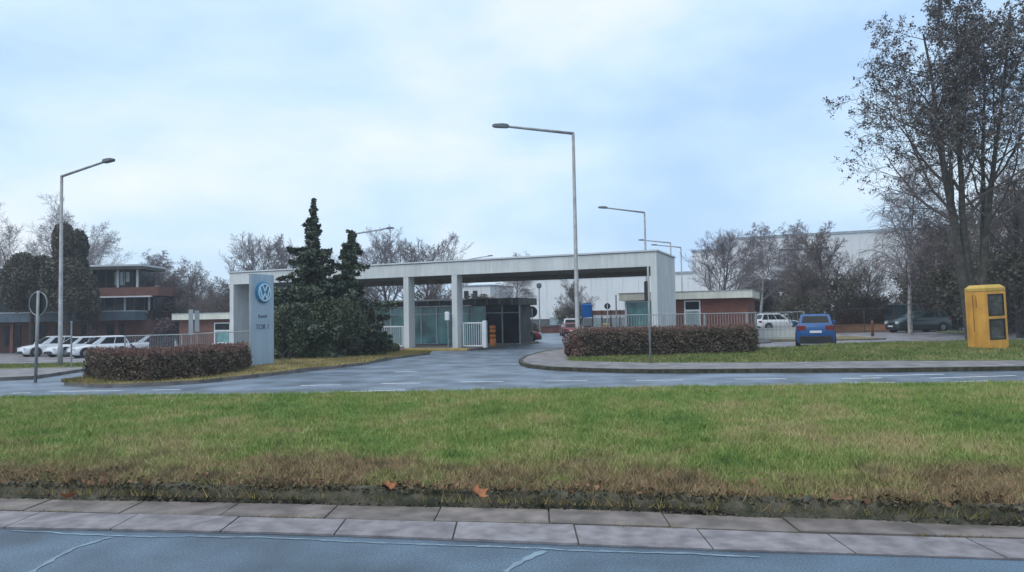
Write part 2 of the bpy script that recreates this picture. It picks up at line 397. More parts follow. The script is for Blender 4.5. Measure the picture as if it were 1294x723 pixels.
def grow_tree(seed, height, r0, cfg):
    """polylines of a branching skeleton: (points, radii, level)"""
    rng = random.Random(seed); outl = []
    UPV = Vector((0, 0, 1)); maxl = len(cfg['n'])
    def rv(s): return Vector((rng.gauss(0, s), rng.gauss(0, s), rng.gauss(0, s)))
    def go(p, d, L, r, lv):
        ns = cfg['seg'][lv]; pts = [p.copy()]; rs = [r]; dirs = [d.copy()]
        for i in range(ns):
            d = (d + rv(cfg['wander'][lv]) + UPV * cfg['trop'][lv]).normalized()
            p = p + d * (L / ns); pts.append(p.copy()); dirs.append(d.copy())
            rs.append(max(r * (1 - (i + 1) / ns * cfg['taper'][lv]), 0.004))
        outl.append((pts, rs, lv))
        if lv >= maxl: return
        n = cfg['n'][lv]; st = cfg['start'][lv]; az = rng.uniform(0, 6.28)
        for k in range(n):
            t = st + (1 - st) * (k + rng.random()) / n
            fi = t * ns; i0 = min(int(fi), ns - 1); fr = fi - i0
            q = pts[i0].lerp(pts[i0 + 1], fr); dd = dirs[min(i0 + 1, ns)]
            az += 2.4 + rng.uniform(-0.5, 0.5)
            ang = math.radians(rng.uniform(*cfg['ang'][lv]))
            ref = Vector((1, 0, 0)) if abs(dd.x) < 0.8 else Vector((0, 1, 0))
            u = dd.cross(ref).normalized(); v = dd.cross(u)
            nd = (dd * math.cos(ang) + (u * math.cos(az) + v * math.sin(az)) * math.sin(ang)).normalized()
            fall = 1 - cfg['fall'][lv] * (t - st) / max(1e-3, 1 - st)
            cl = L * cfg['ratio'][lv] * fall * rng.uniform(0.75, 1.25)
            rr = rs[i0] * (1 - fr) + rs[i0 + 1] * fr
            go(q, nd, cl, max(rr * cfg['rr'][lv], cfg['rmin']), lv + 1)
    for (p, d, L, r) in cfg.get('stems', [((0, 0, 0), (0, 0, 1), height, r0)]):
        go(Vector(p), Vector(d).normalized(), L, r, 0)
    return outl
def tubes_np(lines, sides):
    V = []; Fc = []; o = 0
    for pts, rs, lv in lines:
        n = sides[min(lv, len(sides) - 1)]
        P = np.array([tuple(p) for p in pts]); m = len(P)
        d = np.gradient(P, axis=0); d /= np.linalg.norm(d, axis=1)[:, None] + 1e-9
        ref = np.array([0.31, 0.17, 0.93]) if abs(d[0, 2]) < 0.85 else np.array([0.95, 0.2, 0.1])
        a = np.cross(d, ref); a /= np.linalg.norm(a, axis=1)[:, None] + 1e-9
        b = np.cross(d, a); th = np.arange(n) * 2 * math.pi / n
        ring = P[:, None, :] + np.array(rs)[:, None, None] * (a[:, None, :] * np.cos(th)[None, :, None] + b[:, None, :] * np.sin(th)[None, :, None])
        V.append(ring.reshape(-1, 3))
        i, k = np.meshgrid(np.arange(m - 1), np.arange(n), indexing='ij'); k2 = (k + 1) % n
        Fc.append(np.stack([o + i * n + k, o + i * n + k2, o + (i + 1) * n + k2, o + (i + 1) * n + k], -1).reshape(-1, 4))
        o += m * n
    return np.concatenate(V), np.concatenate(Fc)
BARE = dict(n=[16, 10, 8, 5], seg=[7, 6, 5, 4, 3], wander=[0.05, 0.10, 0.12, 0.16, 0.2], trop=[0.05, 0.10, 0.06, 0.04, 0.02],
            taper=[0.85, 0.85, 0.8, 0.7, 0.6], start=[0.22, 0.25, 0.2, 0.15], ang=[(32, 62), (25, 50), (25, 55), (25, 60)],
            fall=[0.45, 0.5, 0.4, 0.3], ratio=[0.64, 0.48, 0.50, 0.52], rr=[0.5, 0.55, 0.6, 0.7], rmin=0.014)
def cfg_with(base, **k):
    c = dict(base); c.update(k); return c
BIRCH = cfg_with(BARE, n=[26, 12, 12], seg=[8, 6, 6, 5], trop=[0.05, 0.04, -0.10, -0.22], ang=[(30, 55), (25, 50), (20, 50)], ratio=[0.34, 0.5, 0.75], start=[0.22, 0.2, 0.15], fall=[0.6, 0.4, 0.3], wander=[0.04, 0.1, 0.12, 0.12])
FAN = cfg_with(BARE, n=[20, 10, 7, 5], trop=[0.03, 0.07, 0.07, 0.05, 0.03], ang=[(32, 66), (20, 42), (20, 45), (25, 50)], start=[0.20, 0.2, 0.2, 0.15], ratio=[0.78, 0.46, 0.48, 0.5], fall=[0.42, 0.4, 0.4, 0.3])
DENSE = cfg_with(BARE, n=[30, 10, 7, 4], start=[0.08, 0.15, 0.15, 0.1], ratio=[0.52, 0.5, 0.5, 0.5], ang=[(35, 68), (28, 55), (25, 55), (25, 60)], fall=[0.62, 0.4, 0.4, 0.3])
def tree_parts(seed, height, r0, cfg, split=1):
    L = grow_tree(seed, height, r0, cfg)
    t = [l for l in L if l[2] < split]; c = [l for l in L if l[2] >= split]
    V, Fc = tubes_np(t, [9, 6]); tm = mesh_np('trunk', V, Fc)
    V, Fc = tubes_np(c, [8, 5, 3, 3, 3]); cm = mesh_np('crown', V, Fc)
    return tm, cm, L
def make_tree(name, label, loc, seed, height, r0, cfg, bark='bark', twig='twig_grey', group='bare winter trees', rz=0.0, split=1, want=None, wide=1.0):
    root = thing(name, label, 'tree', loc, rz, group)
    tm, cm, L = tree_parts(seed, height, r0, cfg, split)
    if want:
        co = np.empty(len(cm.vertices) * 3, np.float32); cm.vertices.foreach_get('co', co); f = want / float(np.sort(co[2::3])[-60])
        for q in (tm, cm): q.transform(Matrix.Diagonal((f * wide, f * wide, f, 1)))
        L = [([Vector((p.x * f * wide, p.y * f * wide, p.z * f)) for p in a], b, c) for a, b, c in L]
    link('trunk', tm, bark, root, True); link('crown', cm, twig, root)
    return root, L

def blob_points(n, rng, rad, shell=0.45):
    d = rng.normal(size=(n, 3)); d /= np.linalg.norm(d, axis=1)[:, None]
    r = rng.uniform(shell, 1, n) ** 0.6
    return d * r[:, None] * np.array(rad), d

def conifer(name, label, loc, seed, H, prof, mat_, group=None, lean=(0, 0), dens=1.0):
    """drooping boughs of needle sprays round a trunk; prof(t) gives the bough length at relative height t"""
    rng = np.random.default_rng(seed); root = thing(name, label, 'tree', loc, 0, group)
    def axis(t): return np.array([lean[0] * t * t, lean[1] * t * t, H * t])
    MB().tube([axis(t) for t in np.linspace(0, 0.98, 9)], [0.17 * (1 - t) + 0.015 for t in np.linspace(0, 0.98, 9)], 7).build('trunk', 'bark_dark', root, True)
    Ps = []; Ns = []; Sz = []; bl = []
    z = 0.03
    while z < 0.985:
        nb = int(rng.integers(4, 7)) if z < 0.4 else int(rng.integers(4, 6)); a0 = rng.uniform(0, 6.28)
        for k in range(nb):
            t = min(0.99, z + rng.uniform(-0.012, 0.012)); az = a0 + k * 6.283 / nb + rng.uniform(-0.35, 0.35)
            Lb = prof(t, az) * (rng.uniform(0.8, 1.2) if t < 0.35 else rng.choice([0.65, 0.8, 1.0, 1.2, 1.45]) * rng.uniform(0.85, 1.15))
            if Lb < 0.04: continue
            n = 7; s = np.linspace(0, 1, n); up = rng.uniform(-0.15, 0.35)
            bx = np.c_[np.cos(az) * s * Lb, np.sin(az) * s * Lb, (up * s - 0.42 * s ** 2 + 0.22 * s ** 4) * Lb] + axis(t)
            bl.append(([Vector(p) for p in bx], list(np.linspace(0.022, 0.006, n)), 2))
            m = int(max(26, 150 * Lb) * dens)
            ss = rng.uniform(0.05, 1.0, m) ** 0.8
            c = np.c_[np.interp(ss, s, bx[:, 0]), np.interp(ss, s, bx[:, 1]), np.interp(ss, s, bx[:, 2])]
            wd = 0.05 + (0.32 if t < 0.4 else 0.28) * Lb * np.sin(np.pi * np.clip(ss, 0.08, 0.98)) * 0.55
            c[:, 0] += -np.sin(az) * rng.normal(size=m) * wd * 0.55; c[:, 1] += np.cos(az) * rng.normal(size=m) * wd * 0.55
            c[:, 2] += -np.abs(rng.normal(size=m)) * wd * 0.85 + rng.normal(size=m) * 0.03
            Ps.append(c); Ns.append(np.tile([np.cos(az) * 0.4, np.sin(az) * 0.4, 0.9], (m, 1)))
        z += rng.uniform(0.016, 0.028) if z < 0.4 else rng.uniform(0.018, 0.034)
    P = np.concatenate(Ps); N = np.concatenate(Ns)
    V, Fc = leaf_mesh(P, 0.045, rng, 2.0, N)
    crown = link('crown', mesh_np('crown', V, Fc), mat_, root)
    V, Fc = tubes_np(bl, [3]); link('branches', mesh_np('branches', V, Fc), 'bark_dark', crown)
    return root

def hedge(name, label, poly, h, seed, leaf='hedge_leaf', top='hedge_red', n=16000, size=0.05, group=None, z0=0.1, jag=0.12, nr=5000, cat='hedge'):
    """clipped hedge over a ground polygon (list of (x, y)): dark core, leaves over its surface, shoots standing out of the top"""
    rng = np.random.default_rng(seed)
    P = np.array([(p[0], p[1]) for p in poly]); c = P.mean(0); root = thing(name, label, cat, (c[0], c[1], z0), 0, group)
    Q = P - c
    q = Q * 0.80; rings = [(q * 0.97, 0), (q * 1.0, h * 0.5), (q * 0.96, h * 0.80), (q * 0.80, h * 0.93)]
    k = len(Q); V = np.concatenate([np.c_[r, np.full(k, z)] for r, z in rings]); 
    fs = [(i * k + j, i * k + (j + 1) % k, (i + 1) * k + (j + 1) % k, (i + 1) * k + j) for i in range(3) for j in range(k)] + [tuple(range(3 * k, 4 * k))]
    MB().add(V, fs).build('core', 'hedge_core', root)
    seg = np.roll(Q, -1, 0) - Q; ln = np.hypot(*seg.T); pr = ln / ln.sum()
    x0, y0 = Q.min(0); x1, y1 = Q.max(0)
    def inside(p):
        a = Q; b = np.roll(Q, -1, 0); r = np.zeros(len(p), bool)
        for (ax, ay), (bx, by) in zip(a, b):
            cnd = ((ay > p[:, 1]) != (by > p[:, 1])) & (p[:, 0] < (bx - ax) * (p[:, 1] - ay) / (by - ay + 1e-12) + ax); r ^= cnd
        return r
    ns = int(n * 0.6); i = rng.choice(k, ns, p=pr); t = rng.random(ns)[:, None]
    s = Q[i] + seg[i] * t
    nrm = np.c_[seg[i][:, 1], -seg[i][:, 0]]; nrm /= np.linalg.norm(nrm, axis=1)[:, None] + 1e-9
    nrm = nrm * np.sign(np.sum(Q[:, 0] * np.roll(Q[:, 1], -1) - np.roll(Q[:, 0], -1) * Q[:, 1]))
    zz = rng.uniform(0.0, 1.0, ns) ** 0.85 * h
    ph = rng.uniform(0, 6.28, 4)
    bul = lambda a, b: 0.5 * np.sin(a * 2.1 + ph[0]) * np.sin(b * 3.3 + ph[1]) + 0.5 * np.sin(a * 5.3 + ph[2] + b * 4.0)
    off = jag * (0.5 * bul(s[:, 0] + s[:, 1], zz * 2) + rng.normal(size=ns) * 0.45) - 0.25 * np.clip(zz / h - 0.8, 0, 1)
    S = np.c_[s + nrm * off[:, None], zz]
    cand = np.c_[rng.uniform(x0, x1, n), rng.uniform(y0, y1, n)]; cand = cand[inside(cand)][:int(n * 0.4)]
    T = np.c_[cand, h * (0.97 + 0.0 * cand[:, 0]) + jag * (0.6 * bul(cand[:, 0], cand[:, 1]) + rng.normal(size=len(cand)) * 0.4)]
    V, Fc = leaf_mesh(np.r_[S, T], size, rng, 1.2); fo = link('foliage', mesh_np('foliage', V, Fc), leaf, root)
    if nr:
        cand = np.c_[rng.uniform(x0, x1, nr * 2), rng.uniform(y0, y1, nr * 2)]; cand = cand[inside(cand)][:nr]
        b = np.c_[cand, h * rng.uniform(0.80, 1.0, len(cand))]; m = len(b)
        d = np.c_[rng.normal(size=(m, 2)) * 0.35, np.ones(m)]; d /= np.linalg.norm(d, axis=1)[:, None]
        e_ = b + d * rng.uniform(0.08, 0.28, m)[:, None]
        w = rng.normal(size=(m, 3)); w = np.cross(w, d); w /= np.linalg.norm(w, axis=1)[:, None]; w *= 0.010
        V = np.stack([b - w, b + w, e_ + w * 0.5, e_ - w * 0.5], 1).reshape(-1, 3)
        L2, F2 = leaf_mesh(b + d * rng.uniform(0.02, 0.25, m)[:, None], size * 0.75, rng, 1.2)
        V = np.r_[V, L2]; Fc = np.r_[np.arange(4 * m).reshape(-1, 4), F2 + 4 * m]
        link('shoots', mesh_np('shoots', V, Fc), top, root)
    return root

def shrub(name, label, loc, seed, rad, leaf, n=5000, size=0.07, stems=14, twig='twig_dark', group=None, cat='shrub', lumps=9):
    """rounded bush: stems from the ground, leaves in several lumps with gaps"""
    rng = np.random.default_rng(seed); root = thing(name, label, cat, loc, 0, group)
    rad = np.array(rad); bl = []; P = []
    for k in range(lumps):
        c = rng.normal(size=3); c /= np.linalg.norm(c); c = c * rad * rng.uniform(0.25, 0.68); c[2] = abs(c[2]) * 0.9 + rad[2] * rng.uniform(0.05, 0.75)
        p, _ = blob_points(n // lumps, rng, rad * rng.uniform(0.28, 0.52)); p = p + c; P.append(p[p[:, 2] > 0.02])
        for q in range(max(1, stems // lumps)):
            e_ = c + rng.normal(size=3) * rad * 0.25; a = np.array([rng.normal() * 0.2, rng.normal() * 0.2, 0])
            mid = (a + e_) / 2 + np.array([0, 0, 0.1]) * rad
            bl.append(([Vector(a), Vector(mid), Vector(e_)], [0.035, 0.022, 0.008], 1))
    V, Fc = tubes_np(bl, [4]); link('stems', mesh_np('stems', V, Fc), twig, root)
    V, Fc = leaf_mesh(np.concatenate(P), size, rng, 1.3); link('foliage', mesh_np('foliage', V, Fc), leaf, root)
    return root

def blades(name, pts, hmin, hmax, w, seed, m, label=None):
    rng = np.random.default_rng(seed); n = len(pts)
    th = rng.uniform(0, 2 * math.pi, n); h = rng.uniform(hmin, hmax, n); ww = w * rng.uniform(0.6, 1.5, n)
    dx = np.c_[np.cos(th), np.sin(th), np.zeros(n)] * ww[:, None] / 2
    ln = np.c_[rng.normal(size=(n, 2)) * 0.55, np.ones(n)] * h[:, None]
    V = np.stack([pts - dx, pts + dx, pts + ln], 1).reshape(-1, 3)
    o = link(name, mesh_np(name, V, np.arange(3 * n).reshape(-1, 3)), m); tag(o, label, None, None, 'stuff'); return o

# ------------------------------------------------------------------ lettering
def text_part(body, size, m, parent, loc, rx=math.pi / 2, depth=0.006, rz=0, name='lettering'):
    cu = bpy.data.curves.new('lettering', 'FONT'); cu.body = body; cu.size = size; cu.align_x = 'CENTER'; cu.align_y = 'CENTER'; cu.extrude = depth
    tmp = bpy.data.objects.new('tmp', cu); COL.objects.link(tmp)
    dg = bpy.context.evaluated_depsgraph_get(); me = bpy.data.meshes.new_from_object(tmp.evaluated_get(dg)); bpy.data.objects.remove(tmp); bpy.data.curves.remove(cu)
    me.materials.clear(); o = link(name, me, m, parent); o.location = loc; o.rotation_euler = (rx, 0, rz); return o
#==PART2==
# ================================================================== THE SETTING
AX = math.radians(-22.5)                 # the gate, the huts and the halls share this direction
CA, SA = math.cos(AX), math.sin(AX)
def loc2w(o, x, y): return (o[0] + CA * x - SA * y, o[1] + SA * x + CA * y)
def line_s(o, px, y=0.0):
    """local x, on the line local y = const of a frame at o, of the column of view px"""
    k = (px - 647) / F; qx = o[0] - SA * y; qy = o[1] + CA * y
    return (k * qy - qx) / (CA - k * SA)
def ext(P, a, b):
    """extend a polyline of (x, y) at both ends to x = a and x = b"""
    P = [(p[0], p[1]) for p in P]; s0 = (P[1][1] - P[0][1]) / (P[1][0] - P[0][0]); s1 = (P[-1][1] - P[-2][1]) / (P[-1][0] - P[-2][0])
    sl = (P[-1][1] - P[0][1]) / (P[-1][0] - P[0][0])
    return [(a, P[0][1] + sl * (a - P[0][0]))] + P + [(b, P[-1][1] + sl * (b - P[-1][0]))]

# ground: one sheet to the horizon
def zg(x, y): return g(x, y) - 0.05
xs = np.r_[np.linspace(-1500, -90, 12), np.linspace(-80, 80, 81), np.linspace(90, 1500, 12)]
ys = np.r_[np.linspace(-600, -40, 6), np.linspace(-30, 130, 81), np.linspace(150, 2000, 14)]
X_, Y_ = np.meshgrid(xs, ys); nx = len(xs); ny = len(ys)
V = np.c_[X_.ravel(), Y_.ravel(), zg(X_.ravel(), Y_.ravel())]
Fc = [(j * nx + i, j * nx + i + 1, (j + 1) * nx + i + 1, (j + 1) * nx + i) for j in range(ny - 1) for i in range(nx - 1)]
struct(link('ground', mesh_np('ground', V, Fc), 'soil', None, True))

# lines of the near gutter
edge = ext([G(*p) for p in ((12, 668.6), (330, 675), (500, 680.6), (700, 689), (900, 696), (1150, 704))], -40, 40)
rowl = ext([G(*p) for p in ((15, 647.5), (330, 655.5), (500, 659.8), (716, 665), (900, 670.7), (1052, 676.7), (1291, 683))], -40, 40)
kfoot = ext([G(*p) for p in ((15, 632), (330, 637.5), (500, 641), (700, 646), (900, 653), (1280, 667))], -40, 40)
z0 = lambda x, y: 0 * x
strip('near_road', [(-40, -25), (40, -25)], edge, 60, 20, z0, 'asphalt_near')
strip('gutter_bed', edge, kfoot, 60, 4, lambda x, y: 0 * x + 0.002, 'joint')
def slabs(P, Q, step, phase, m, zt, wob):
    rng = random.Random(int(phase * 100)); a = resample(P, 16000); b = resample(Q, 16000); mb = MB()
    u = 0.0 + phase; L = 80.0
    while u < L - step:
        i0 = int(u / L * 15999); i1 = int((u + step - 0.013) / L * 15999); im = (i0 + i1) // 2
        zz = zt + rng.uniform(-wob, wob); tl = rng.uniform(-wob, wob)
        def sh(p, q, f): return (p[0] * (1 - f) + q[0] * f, p[1] * (1 - f) + q[1] * f)
        lo = [sh(a[i], b[i], 0.012) for i in (i0, im, i1)]; hi = [sh(a[i], b[i], 0.975) for i in (i0, im, i1)]
        v = [(x, y, zz) for x, y in lo] + [(x, y, zz + tl) for x, y in hi]
        mb.add(v + [(x, y, -0.01) for x, y, _ in v], [(0, 1, 4, 3), (1, 2, 5, 4), (0, 3, 9, 6), (2, 8, 11, 5), (0, 6, 7, 1), (1, 7, 8, 2)])
        u += step
    struct(mb.build('gutter_slabs', m))
slabs(edge, rowl, 0.98, 0.30, 'slab', 0.016, 0.004)
slabs(rowl, kfoot, 0.98, 0.10, 'slab_dirty', 0.020, 0.006)

# the grassed median with its overgrown kerb
kf = resample(kfoot, 900); rngk = np.random.default_rng(5)
rows = [(0.0, 0.012), (0.02, 0.075), (0.05, 0.115), (0.12, 0.135), (0.20, 0.13)]
V = []
for k_, (dy, z) in enumerate(rows):
    xk = kf[:, 0]; wig = 0.03 * np.sin(xk * 1.7 + k_) + 0.02 * np.sin(xk * 5.1 + 2 * k_) + rngk.normal(size=900) * 0.012
    V.append(np.c_[xk, kf[:, 1] + dy + (wig if k_ < 4 else 0) * (0.7 if k_ else 1), z + (rngk.normal(size=900) * 0.010 + 0.012 * np.sin(xk * 3.3)) * (k_ > 0)])
V = np.concatenate(V); n9 = 900
struct(link('median_kerb', mesh_np('median_kerb', V, [(j * n9 + i, j * n9 + i + 1, (j + 1) * n9 + i + 1, (j + 1) * n9 + i) for j in range(4) for i in range(n9 - 1)]), 'kerb_moss', None, True))
crest = ext([G(15, 503, .2), G(250, 501, .2), G(450, 497.5, .2), G(700, 493.5, .2), G(950, 489, .2), G(1280, 485, .2)], -40, 40)
mback = [(x, y + 1.2) for x, y in crest]
def zmed(x, y):
    d = y + 0.165 * x - 6.75
    return 0.125 + 0.075 * sstep(0, 6.5, d) + 0.012 * np.sin(x * 1.3 + y * 0.7) * np.sin(y * 1.9 - x * 0.4)
mfront = [(x, y + 0.17) for x, y in kfoot]
strip('median_lawn', mfront, crest, 200, 40, zmed, 'lawn')
cr = np.array(crest)
def zback(x, y): return zmed(x, y) * (1 - sstep(0.05, 1.15, y - np.interp(x, cr[:, 0], cr[:, 1]))) + 0.0
strip('median_bank', crest, mback, 200, 8, zback, 'lawn')

# far road and yard, one sheet of asphalt
strip('road', [(-70, 15.5), (70, 13.5)], [(-70, 118), (70, 118)], 141, 105, lambda x, y: g(x, y) + 0.0, 'asphalt')
strip('car_park', [(11, 32.6), (75, 32.6)], [(11, 78), (75, 78)], 65, 46, lambda x, y: g(x, y) + 0.014, 'asphalt_park')
strip('yard', [(-62, 34.5), (-17.2, 34.5)], [(-62, 62), (-17.2, 62)], 45, 28, lambda x, y: g(x, y) + 0.014, 'asphalt_park')

mk = MB()
def mark(x0, y0, x1, y1, w=0.12):
    a = G(x0, y0, 0.006); b = G(x1, y1, 0.006); d = (b - a).normalized(); n = Vector((-d.y, d.x, 0)) * w / 2
    mk.quad(a - n, b - n, b + n, a + n)
for q in ((400, 486.8, 431, 486.4), (481, 484.8, 531, 484.2), (582, 482.7, 636, 482.3), (689, 481.5, 742, 481.2), (804, 480.8, 864, 480.3), (380, 487.6, 400, 487.2),
          (62, 494.6, 155, 493.8), (193, 493, 228, 492.4), (15, 497, 39, 496.4), (929, 479.2, 994, 478.6), (1064, 478.6, 1115, 477.6), (1088, 475.4, 1193, 473),
          (1174, 478, 1284, 474.6), (1068, 484, 1131, 483.4), (1205, 482.4, 1250, 481.4), (498, 470, 527, 469.6), (589, 469.2, 618, 468.9)):
    mark(*q)
for q in ((435, 495.2, 512, 492.7), (330, 498, 420, 495.8)): mark(*q, w=0.15)
struct(mk.build('road_markings', 'marking'))
# pale sealed cracks along the near carriageway
mk = MB()
def crack(P, w):
    P = [G(x, y, 0.004) for x, y in P]; R = random.Random(int(w * 1e4)); Q = []
    for a, b in zip(P, P[1:]):
        k = max(2, int((b - a).length / 0.05)); Q += [a.lerp(b, i / k) for i in range(k)]
    Q.append(P[-1]); vs = []; off = 0
    for i, q in enumerate(Q):
        d = (Q[min(i + 1, len(Q) - 1)] - Q[max(i - 1, 0)]).normalized(); off = off * 0.85 + R.gauss(0, 0.006); n = Vector((-d.y, d.x, 0)); ww = w / 2 * R.uniform(0.45, 1.3)
        vs += [q + n * (off - ww), q + n * (off + ww)]
    mk.add(vs, [(2 * i, 2 * i + 2, 2 * i + 3, 2 * i + 1) for i in range(len(Q) - 1)])
crack([(15, 670), (140, 677), (200, 678), (330, 678.5), (500, 687), (690, 694), (850, 699), (960, 704)], 0.03)
crack([(140, 678.5), (120, 685), (98, 692), (70, 706), (40, 723)], 0.05); crack([(688, 696), (672, 702), (655, 712), (640, 723)], 0.06)
struct(mk.build('crack_sealing', 'sealing'))

# left island between the two drives
isl_f = [G(*p) for p in ((81, 487), (114, 490), (155, 490), (247, 485.5), (309, 479), (386, 470), (456, 462), (498, 454), (543, 448))]
isl_b = [(isl_f[0].x - 0.15, isl_f[0].y + 0.35), (-13.4, 24), (-13.6, 30), (-12.0, 38), (-8.0, 40.6), (isl_f[-1].x - 0.1, isl_f[-1].y + 0.7)]
strip('island_verge', isl_f, isl_b, 60, 16, lambda x, y: g(x, y) + 0.11 + 0.03 * np.sin(x * 2) * np.sin(y * 1.7) * (np.abs(y - 30) < 7), 'dry_grass', 0.2)
# left pavement and verge beyond the side road
pk = [G(*p) for p in ((15, 481), (46, 479), (62, 476.5), (112, 468.5))]
strip('pavement', [(-60, 25.0), (pk[0].x, pk[0].y), (pk[1].x, pk[1].y), (pk[2].x, pk[2].y), (pk[3].x, pk[3].y)], [(-60, 28.4), (-22, 28.2), (-19, 28.1), (-17.5, 28.3), (pk[3].x - 0.1, 28.9)], 50, 4, lambda x, y: g(x, y) + 0.11, 'paving', 0.2)
strip('verge', [(-60, 28.4), (-22, 28.2), (-19, 28.1), (-17.5, 28.3), (pk[3].x - 0.1, 28.9)], [(-60, 34.6), (-16.9, 34.6)], 50, 8, lambda x, y: g(x, y) + 0.115, 'verge_grass', 0.2)
# right corner: pavement with kerb, grass strip
kerb_r = [G(*p) for p in ((729, 436), (723, 441), (700, 444.5), (681, 448), (663, 453.5), (655.5, 458.6), (658, 462), (667, 465), (692, 468), (723, 469.5), (764, 471), (822, 472), (1120, 470.8), (1290, 468.5))]
kp = [(p.x, p.y) for p in kerb_r]; kx = kp[-1]; sl = (kp[-1][1] - kp[-2][1]) / (kp[-1][0] - kp[-2][0])
poly = kp + [(60, kx[1] + sl * (60 - kx[0])), (60, 33.2), (12.2, 33.2), (11.8, 39), (14.5, 41), (16, 46), (8, 50), (6.2, 44)]
struct(MB().prism(poly, -0.06, 0.115).build('pavement', 'paving'))
kb = MB(); kpoly = kp + [(60, kx[1] + sl * (60 - kx[0]))]
for a, b in zip(kpoly, kpoly[1:]):
    a = Vector((*a, 0)); b = Vector((*b, 0)); d = (b - a).normalized(); n = Vector((-d.y, d.x, 0))
    kb.add([a - n * 0.004 - d * 0.0, b - n * 0.004, b + n * 0.14, a + n * 0.14, a - n * 0.012 + Vector((0, 0, 0.122)), b - n * 0.012 + Vector((0, 0, 0.122)), b + n * 0.14 + Vector((0, 0, 0.122)), a + n * 0.14 + Vector((0, 0, 0.122))],
           [(4, 5, 6, 7), (0, 1, 5, 4), (3, 7, 6, 2), (0, 4, 7, 3), (1, 2, 6, 5)])
struct(kb.build('kerb', 'kerb_moss'))
gf = [G(*p, 0.13) for p in ((719, 455.5), (760, 456.5), (822, 457.8), (960, 457.5), (1120, 455.3), (1290, 455))]
def zverge(x, y): return 0.13 + 0.15 * sstep(11.5, 15.5, x) * sstep(22.8, 25, y) + 0.012 * np.sin(x * 1.9) * np.sin(y * 1.4)
gfl = [(p.x, p.y) for p in gf] + [(60, gf[-1].y - 4)]
gbl = [(gf[0].x + 0.7, 33.0), (12.0, 33.1), (60, 33.1)]
strip('verge', gfl, gbl, 110, 14, zverge, 'verge_grass', 0.3, 'verge_grass')
# raised islands in the car park
strip('parking_island', [(XA(948, 44), 42.6), (XA(1104, 44), 42.6)], [(XA(948, 44), 46), (XA(1104, 44), 47)], 30, 5, lambda x, y: 0 * x + 0.11, 'dry_grass', 0.16)
strip('parking_island', [(XA(1186, 50), 47), (XA(1300, 50), 46)], [(XA(1182, 54), 54), (XA(1300, 54), 54)], 20, 5, lambda x, y: 0 * x + 0.12, 'verge_grass', 0.16)
strip('leaf_bank', [(XA(1050, 59), 58.5), (XA(1128, 59), 58.5)], [(XA(1050, 62), 63), (XA(1128, 62), 63)], 30, 6, lambda x, y: 0.1 + 0.5 * sstep(58.5, 61, y), 'beech', 0.2, 'beech')

# ---- grass and litter
rg = np.random.default_rng(11)
def lawn_points(n, y0, y1, pw):
    y = y0 + (y1 - y0) * rg.random(n) ** pw; x = rg.uniform(-0.78, 0.78, n) * (y + 1.2)
    k = np.interp(x, np.array(kfoot)[:, 0], np.array(kfoot)[:, 1]); c = np.interp(x, cr[:, 0], cr[:, 1])
    ok = (y > k + 0.16) & (y < c + 0.5); return x[ok], y[ok]
x, y = lawn_points(420000, 5.6, 17.2, 1.25)
z = np.where(y <= np.interp(x, cr[:, 0], cr[:, 1]), zmed(x, y), zback(x, y))
blades('grass', np.c_[x, y, z - 0.004], 0.025, 0.085, 0.009, 1, 'lawn_blade', 'short winter grass with dry patches covering the median')
tc_x, tc_y = lawn_points(5200, 6.3, 16.5, 1.15); rep = 26
x = np.repeat(tc_x, rep) + rg.normal(size=len(tc_x) * rep) * 0.055; y = np.repeat(tc_y, rep) + rg.normal(size=len(tc_x) * rep) * 0.055
ok = y < np.interp(x, cr[:, 0], cr[:, 1]) + 0.3; x = x[ok]; y = y[ok]
blades('grass', np.c_[x, y, zmed(x, y) - 0.01], 0.05, 0.125, 0.008, 12, 'lawn_blade', 'longer grass tufts standing out of the median lawn')
t = rg.random(5000); kk = np.array(kfoot); lx = rg.uniform(-6.5, 6.0, 5000)
ly = np.interp(lx, kk[:, 0], kk[:, 1]) + np.abs(rg.normal(size=5000)) * 0.20 - 0.03; dz = ly - np.interp(lx, kk[:, 0], kk[:, 1])
lz = np.where(dz < 0.03, 0.03, np.where(dz < 0.17, 0.12, zmed(lx, ly))) + rg.uniform(0, 0.03, 5000)
lz = np.where(dz < 0.0, 0.026, lz)
V, Fc = leaf_mesh(np.c_[lx, ly, lz], 0.014, rg, 1.4)
tag(link('leaf_litter', mesh_np('leaf_litter', V, Fc), 'litter_dark'), 'dark rotting leaves and moss along the median kerb', None, None, 'stuff')
m_ = 500; lx = rg.uniform(-6.5, 6.0, m_); ly = np.interp(lx, kk[:, 0], kk[:, 1]) + 0.05 + np.abs(rg.normal(size=m_)) * 0.3
lz = np.where(ly - np.interp(lx, kk[:, 0], kk[:, 1]) < 0.17, 0.14, zmed(lx, ly) + 0.03) + rg.uniform(0, 0.03, m_)
V, Fc = leaf_mesh(np.c_[lx, ly, lz], 0.022, rg, 1.2)
tag(link('leaf_litter', mesh_np('leaf_litter', V, Fc), 'leaf_brown'), 'small brown fallen leaves scattered in the grass above the kerb', None, None, 'stuff')
tx = rg.uniform(-6.5, 6.0, 5000); ty = np.interp(tx, kk[:, 0], kk[:, 1]) + rg.uniform(-0.02, 0.2, 5000)
blades('grass', np.c_[tx, ty, np.full(5000, 0.06)], 0.03, 0.12, 0.007, 7, 'dry_blade', 'dry grass tufts hanging over the median kerb')
